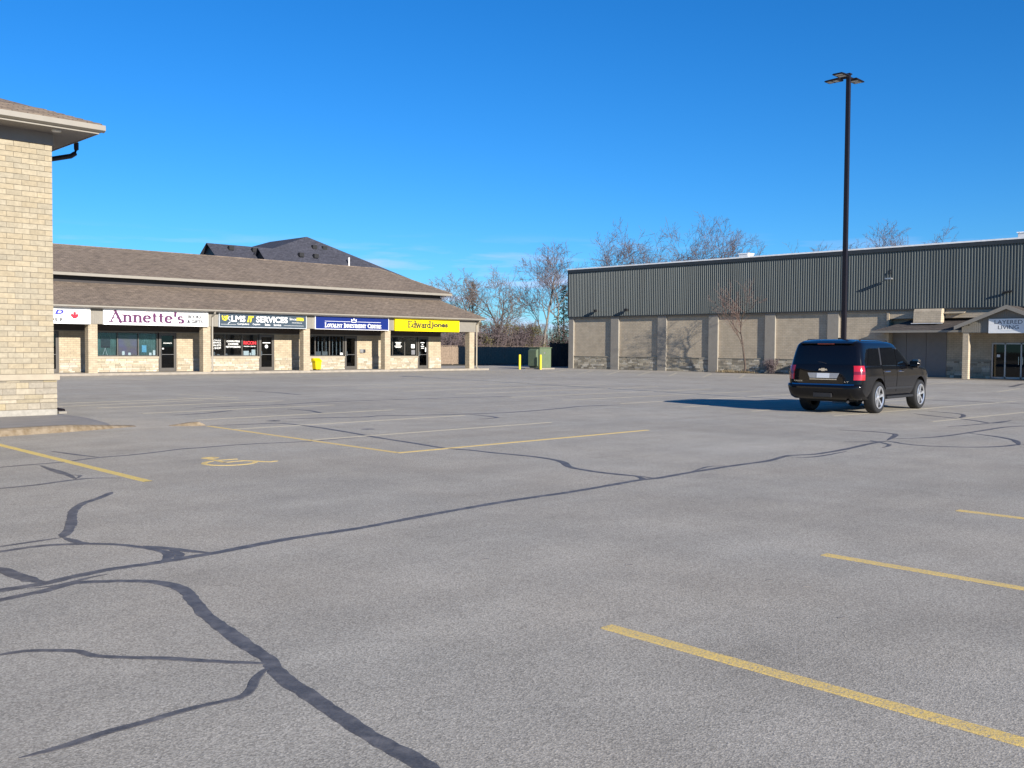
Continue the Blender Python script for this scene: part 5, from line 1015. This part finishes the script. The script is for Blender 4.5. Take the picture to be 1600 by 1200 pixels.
for i, (x, y, H) in enumerate(((111.4, 42.1, 13.6), (113.1, 40.4, 14.0), (112.5, 38.6, 13.2))):
    tree((x, y), 'faint bare treetop peeping over the roof near the wide rooftop unit', 140+i, H, .14, 'treetops near the wide rooftop unit', **dict(tall, nl=(8, 6, 5, 3)))
for i, (x, y, H) in enumerate(((69.0, 82.8, 8.6), (71.4, 83.2, 9.0), (75.6, 84.6, 8.4))):
    tree((x, y), 'thin pale sapling beyond the fence at the end of the strip mall roof', 150+i, H, .07, 'thin saplings beyond the fence', twig='twig_tan', **dict(tall, nl=(8, 6, 4, 2), spread=26, mins=.012))
tree((59.0, 37.45), 'young forked bare tree with reddish twigs in front of the store wall', 161, 6.5, .085, name='young_tree', bark='bark', twig='twig_red', first=.36, nl=(8, 7, 5, 3), spread=34, up_=.30, ratio=(.60, .5, .45, .42), mins=.0055, crook=.12)
def conifer(loc, label, H, rad, seed, m):
    o = thing('conifer', (loc[0], loc[1], -.03), label, 'tree', local=True); rnd = random.Random(seed); t = MB().tube([(0, 0, 0), (.03, 0, H*.5), (0, 0, H)], [.14, .08, .015], 6); t.build('trunk', 'bark', o, fix=False)
    c = MB(); z = .6
    while z < H-.05:
        k = (1-z/H); L0 = rad*(.15+.85*k**.8)
        for j in range(7):
            a = rnd.uniform(0, 6.283); L = L0*rnd.uniform(.6, 1.15); d = Vector((math.cos(a), math.sin(a), -.18+.35*rnd.random())); 
            for q in range(int(4+L*9)):
                t_ = rnd.uniform(.12, 1); p = Vector((0, 0, z)) + d*(L*t_) + Vector((rnd.gauss(0, .07), rnd.gauss(0, .07), -L*.12*t_*t_+rnd.gauss(0, .05))); s_ = rnd.uniform(.07, .17)
                e = (d + Vector((rnd.gauss(0, .5), rnd.gauss(0, .5), rnd.gauss(0, .4)))).normalized()*s_; f_ = e.cross(Vector((rnd.gauss(0, 1), rnd.gauss(0, 1), 1))).normalized()*s_*.38
                c.face([p-f_, p+e, p+f_, p-e*.5])
        z += .17
    c.build('crown', m, o, fix=False); return o
conifer((72.4, 80.2), 'narrow ragged spruce with sparse tan foliage behind the fence', 8.9, 1.5, 5, 'needles_tan')
conifer((79.9, 73.6), 'dark green spruce half hidden by the corner of the store', 8.6, 2.0, 6, 'needles')
def shrub(loc, label, seed, H, W, twig, nst=26, leafm=None, nleaf=0, group=None, cat='shrub', mins=.008):
    o = thing('shrub', (loc[0], loc[1], -.03), label, cat, group, local=True); rnd = random.Random(seed); b = MB()
    for i in range(nst):
        a = rnd.uniform(0, 6.283); r_ = W*.5*math.sqrt(rnd.random()); base = Vector((math.cos(a)*r_*.5, math.sin(a)*r_*.5, 0)); tip = Vector((math.cos(a)*r_*1.2, math.sin(a)*r_*1.2, H*rnd.uniform(.55, 1)))
        mid = base.lerp(tip, .5) + Vector((rnd.gauss(0, W*.06), rnd.gauss(0, W*.06), H*.08)); b.tube([base, mid, tip], [mins*2.2, mins*1.6, mins], 3, cap=False)
        for k in range(9):
            t = rnd.uniform(.2, 1); p = base.lerp(mid, t*2) if t < .5 else mid.lerp(tip, t*2-1); e = p + Vector((rnd.gauss(0, 1), rnd.gauss(0, 1), rnd.gauss(.5, .7)))*H*.11; b.tube([p, p.lerp(e, .5)+Vector((rnd.gauss(0, .03), rnd.gauss(0, .03), .02)), e], [mins*1.3, mins, mins*.8], 3, cap=False)
            for k2 in range(2): e2 = p.lerp(e, rnd.random()); b.tube([e2, e2 + Vector((rnd.gauss(0, 1), rnd.gauss(0, 1), rnd.gauss(.3, .7)))*H*.06], [mins, mins*.7], 3, cap=False)
    b.build('stems', twig, o, fix=False)
    if leafm:
        c = MB()
        cl = [(Vector((rnd.gauss(0, W*.26), rnd.gauss(0, W*.26), H*rnd.uniform(.25, .9))), rnd.uniform(.25, .6)) for _ in range(16)]
        for i in range(nleaf):
            q, s0 = rnd.choice(cl); p = q + Vector((rnd.gauss(0, s0*.6), rnd.gauss(0, s0*.6), rnd.gauss(0, s0*.5))); s_ = rnd.uniform(.04, .10); e = Vector((rnd.gauss(0, 1), rnd.gauss(0, 1), rnd.gauss(0, 1))).normalized()*s_; f_ = e.cross(Vector((rnd.gauss(0, 1), rnd.gauss(0, 1), 1))).normalized()*s_*.6; c.face([p-f_, p+e, p+f_, p-e])
        c.build('foliage', leafm, o, fix=False)
    return o
und = 'tangled shrubs behind the board fence'
for i, (x, y, H, W) in enumerate(((63.5, 73.6, 3.3, 2.6), (65.2, 73.9, 3.6, 2.8), (66.9, 73.7, 4.2, 2.8), (70.9, 74.2, 4.6, 3.0), (73.0, 73.6, 4.0, 2.6), (76.0, 75.2, 4.6, 2.6), (80.6, 72.8, 4.2, 2.6), (82.2, 71.0, 4.8, 2.8), (62.0, 74.6, 3.0, 2.4))):
    shrub((x, y), 'tangled leafless brown shrub behind the board fence', 200+i, H, W, 'twig_tan' if i % 2 else 'twig', 34, group=und, mins=.014)
for i, (x, y, H, W, lb) in enumerate(((69.2, 73.5, 4.8, 3.0, 'bushy olive-green shrub behind the fence below the spreading bare tree'), (74.8, 74.2, 4.6, 3.0, 'olive-green shrub behind the fence beside the transformer cabinet'))):
    shrub((x, y), lb, 230+i, H, W, 'twig', 26, 'olive_leaf', 2600, mins=.012)
for i, (x, y, H, W) in enumerate(((59.2, 35.55, 1.05, .9), (59.05, 33.2, .85, 1.5), (59.1, 31.6, .8, 1.2))):
    shrub((x, y), ('dry upright shrub against the store pilaster beside the young tree', 'low dry brown shrub in the bed behind the SUV', 'low dry twiggy shrub by the canopy end')[i], 240+i, H, W, 'twig', 40, group=None, mins=.006)
# unbroken thicket deeper in, and dry grass in the bed
rnd = random.Random(77); b = MB()
for i in range(3800):
    x = rnd.uniform(52, 90); y = rnd.uniform(79, 90); h_ = rnd.uniform(1.5, 4.6); p = Vector((x, y, 0)); t = p + Vector((rnd.gauss(0, .5), rnd.gauss(0, .5), h_)); b.tube([p, p.lerp(t, .5)+Vector((rnd.gauss(0, .15), rnd.gauss(0, .15), 0)), t], [.035, .025, .014], 3, cap=False)
    for k in range(3): q = p.lerp(t, rnd.uniform(.3, 1)); b.tube([q, q+Vector((rnd.gauss(0, .4), rnd.gauss(0, .4), rnd.gauss(.25, .3)))], [.016, .010], 3, cap=False)
kind(b.build('thicket', 'twig_tan', fix=False), 'stuff')
b = MB()
for i in range(900):
    x = 58.95+rnd.gauss(0, .18); y = rnd.uniform(36.4, 39.6); h_ = rnd.uniform(.05, .28)*(1 if y > 37 else .6); a = rnd.uniform(0, 3.14); w = .012; dx, dy = math.cos(a)*w, math.sin(a)*w; b.face([(x-dx, y-dy, .02), (x+dx, y+dy, .02), (x+rnd.gauss(0, .05), y+rnd.gauss(0, .05), h_)])
kind(b.build('dry_grass', 'dry_grass', fix=False), 'stuff')
for o in bpy.data.objects:
    if '_local' in o: del o['_local']
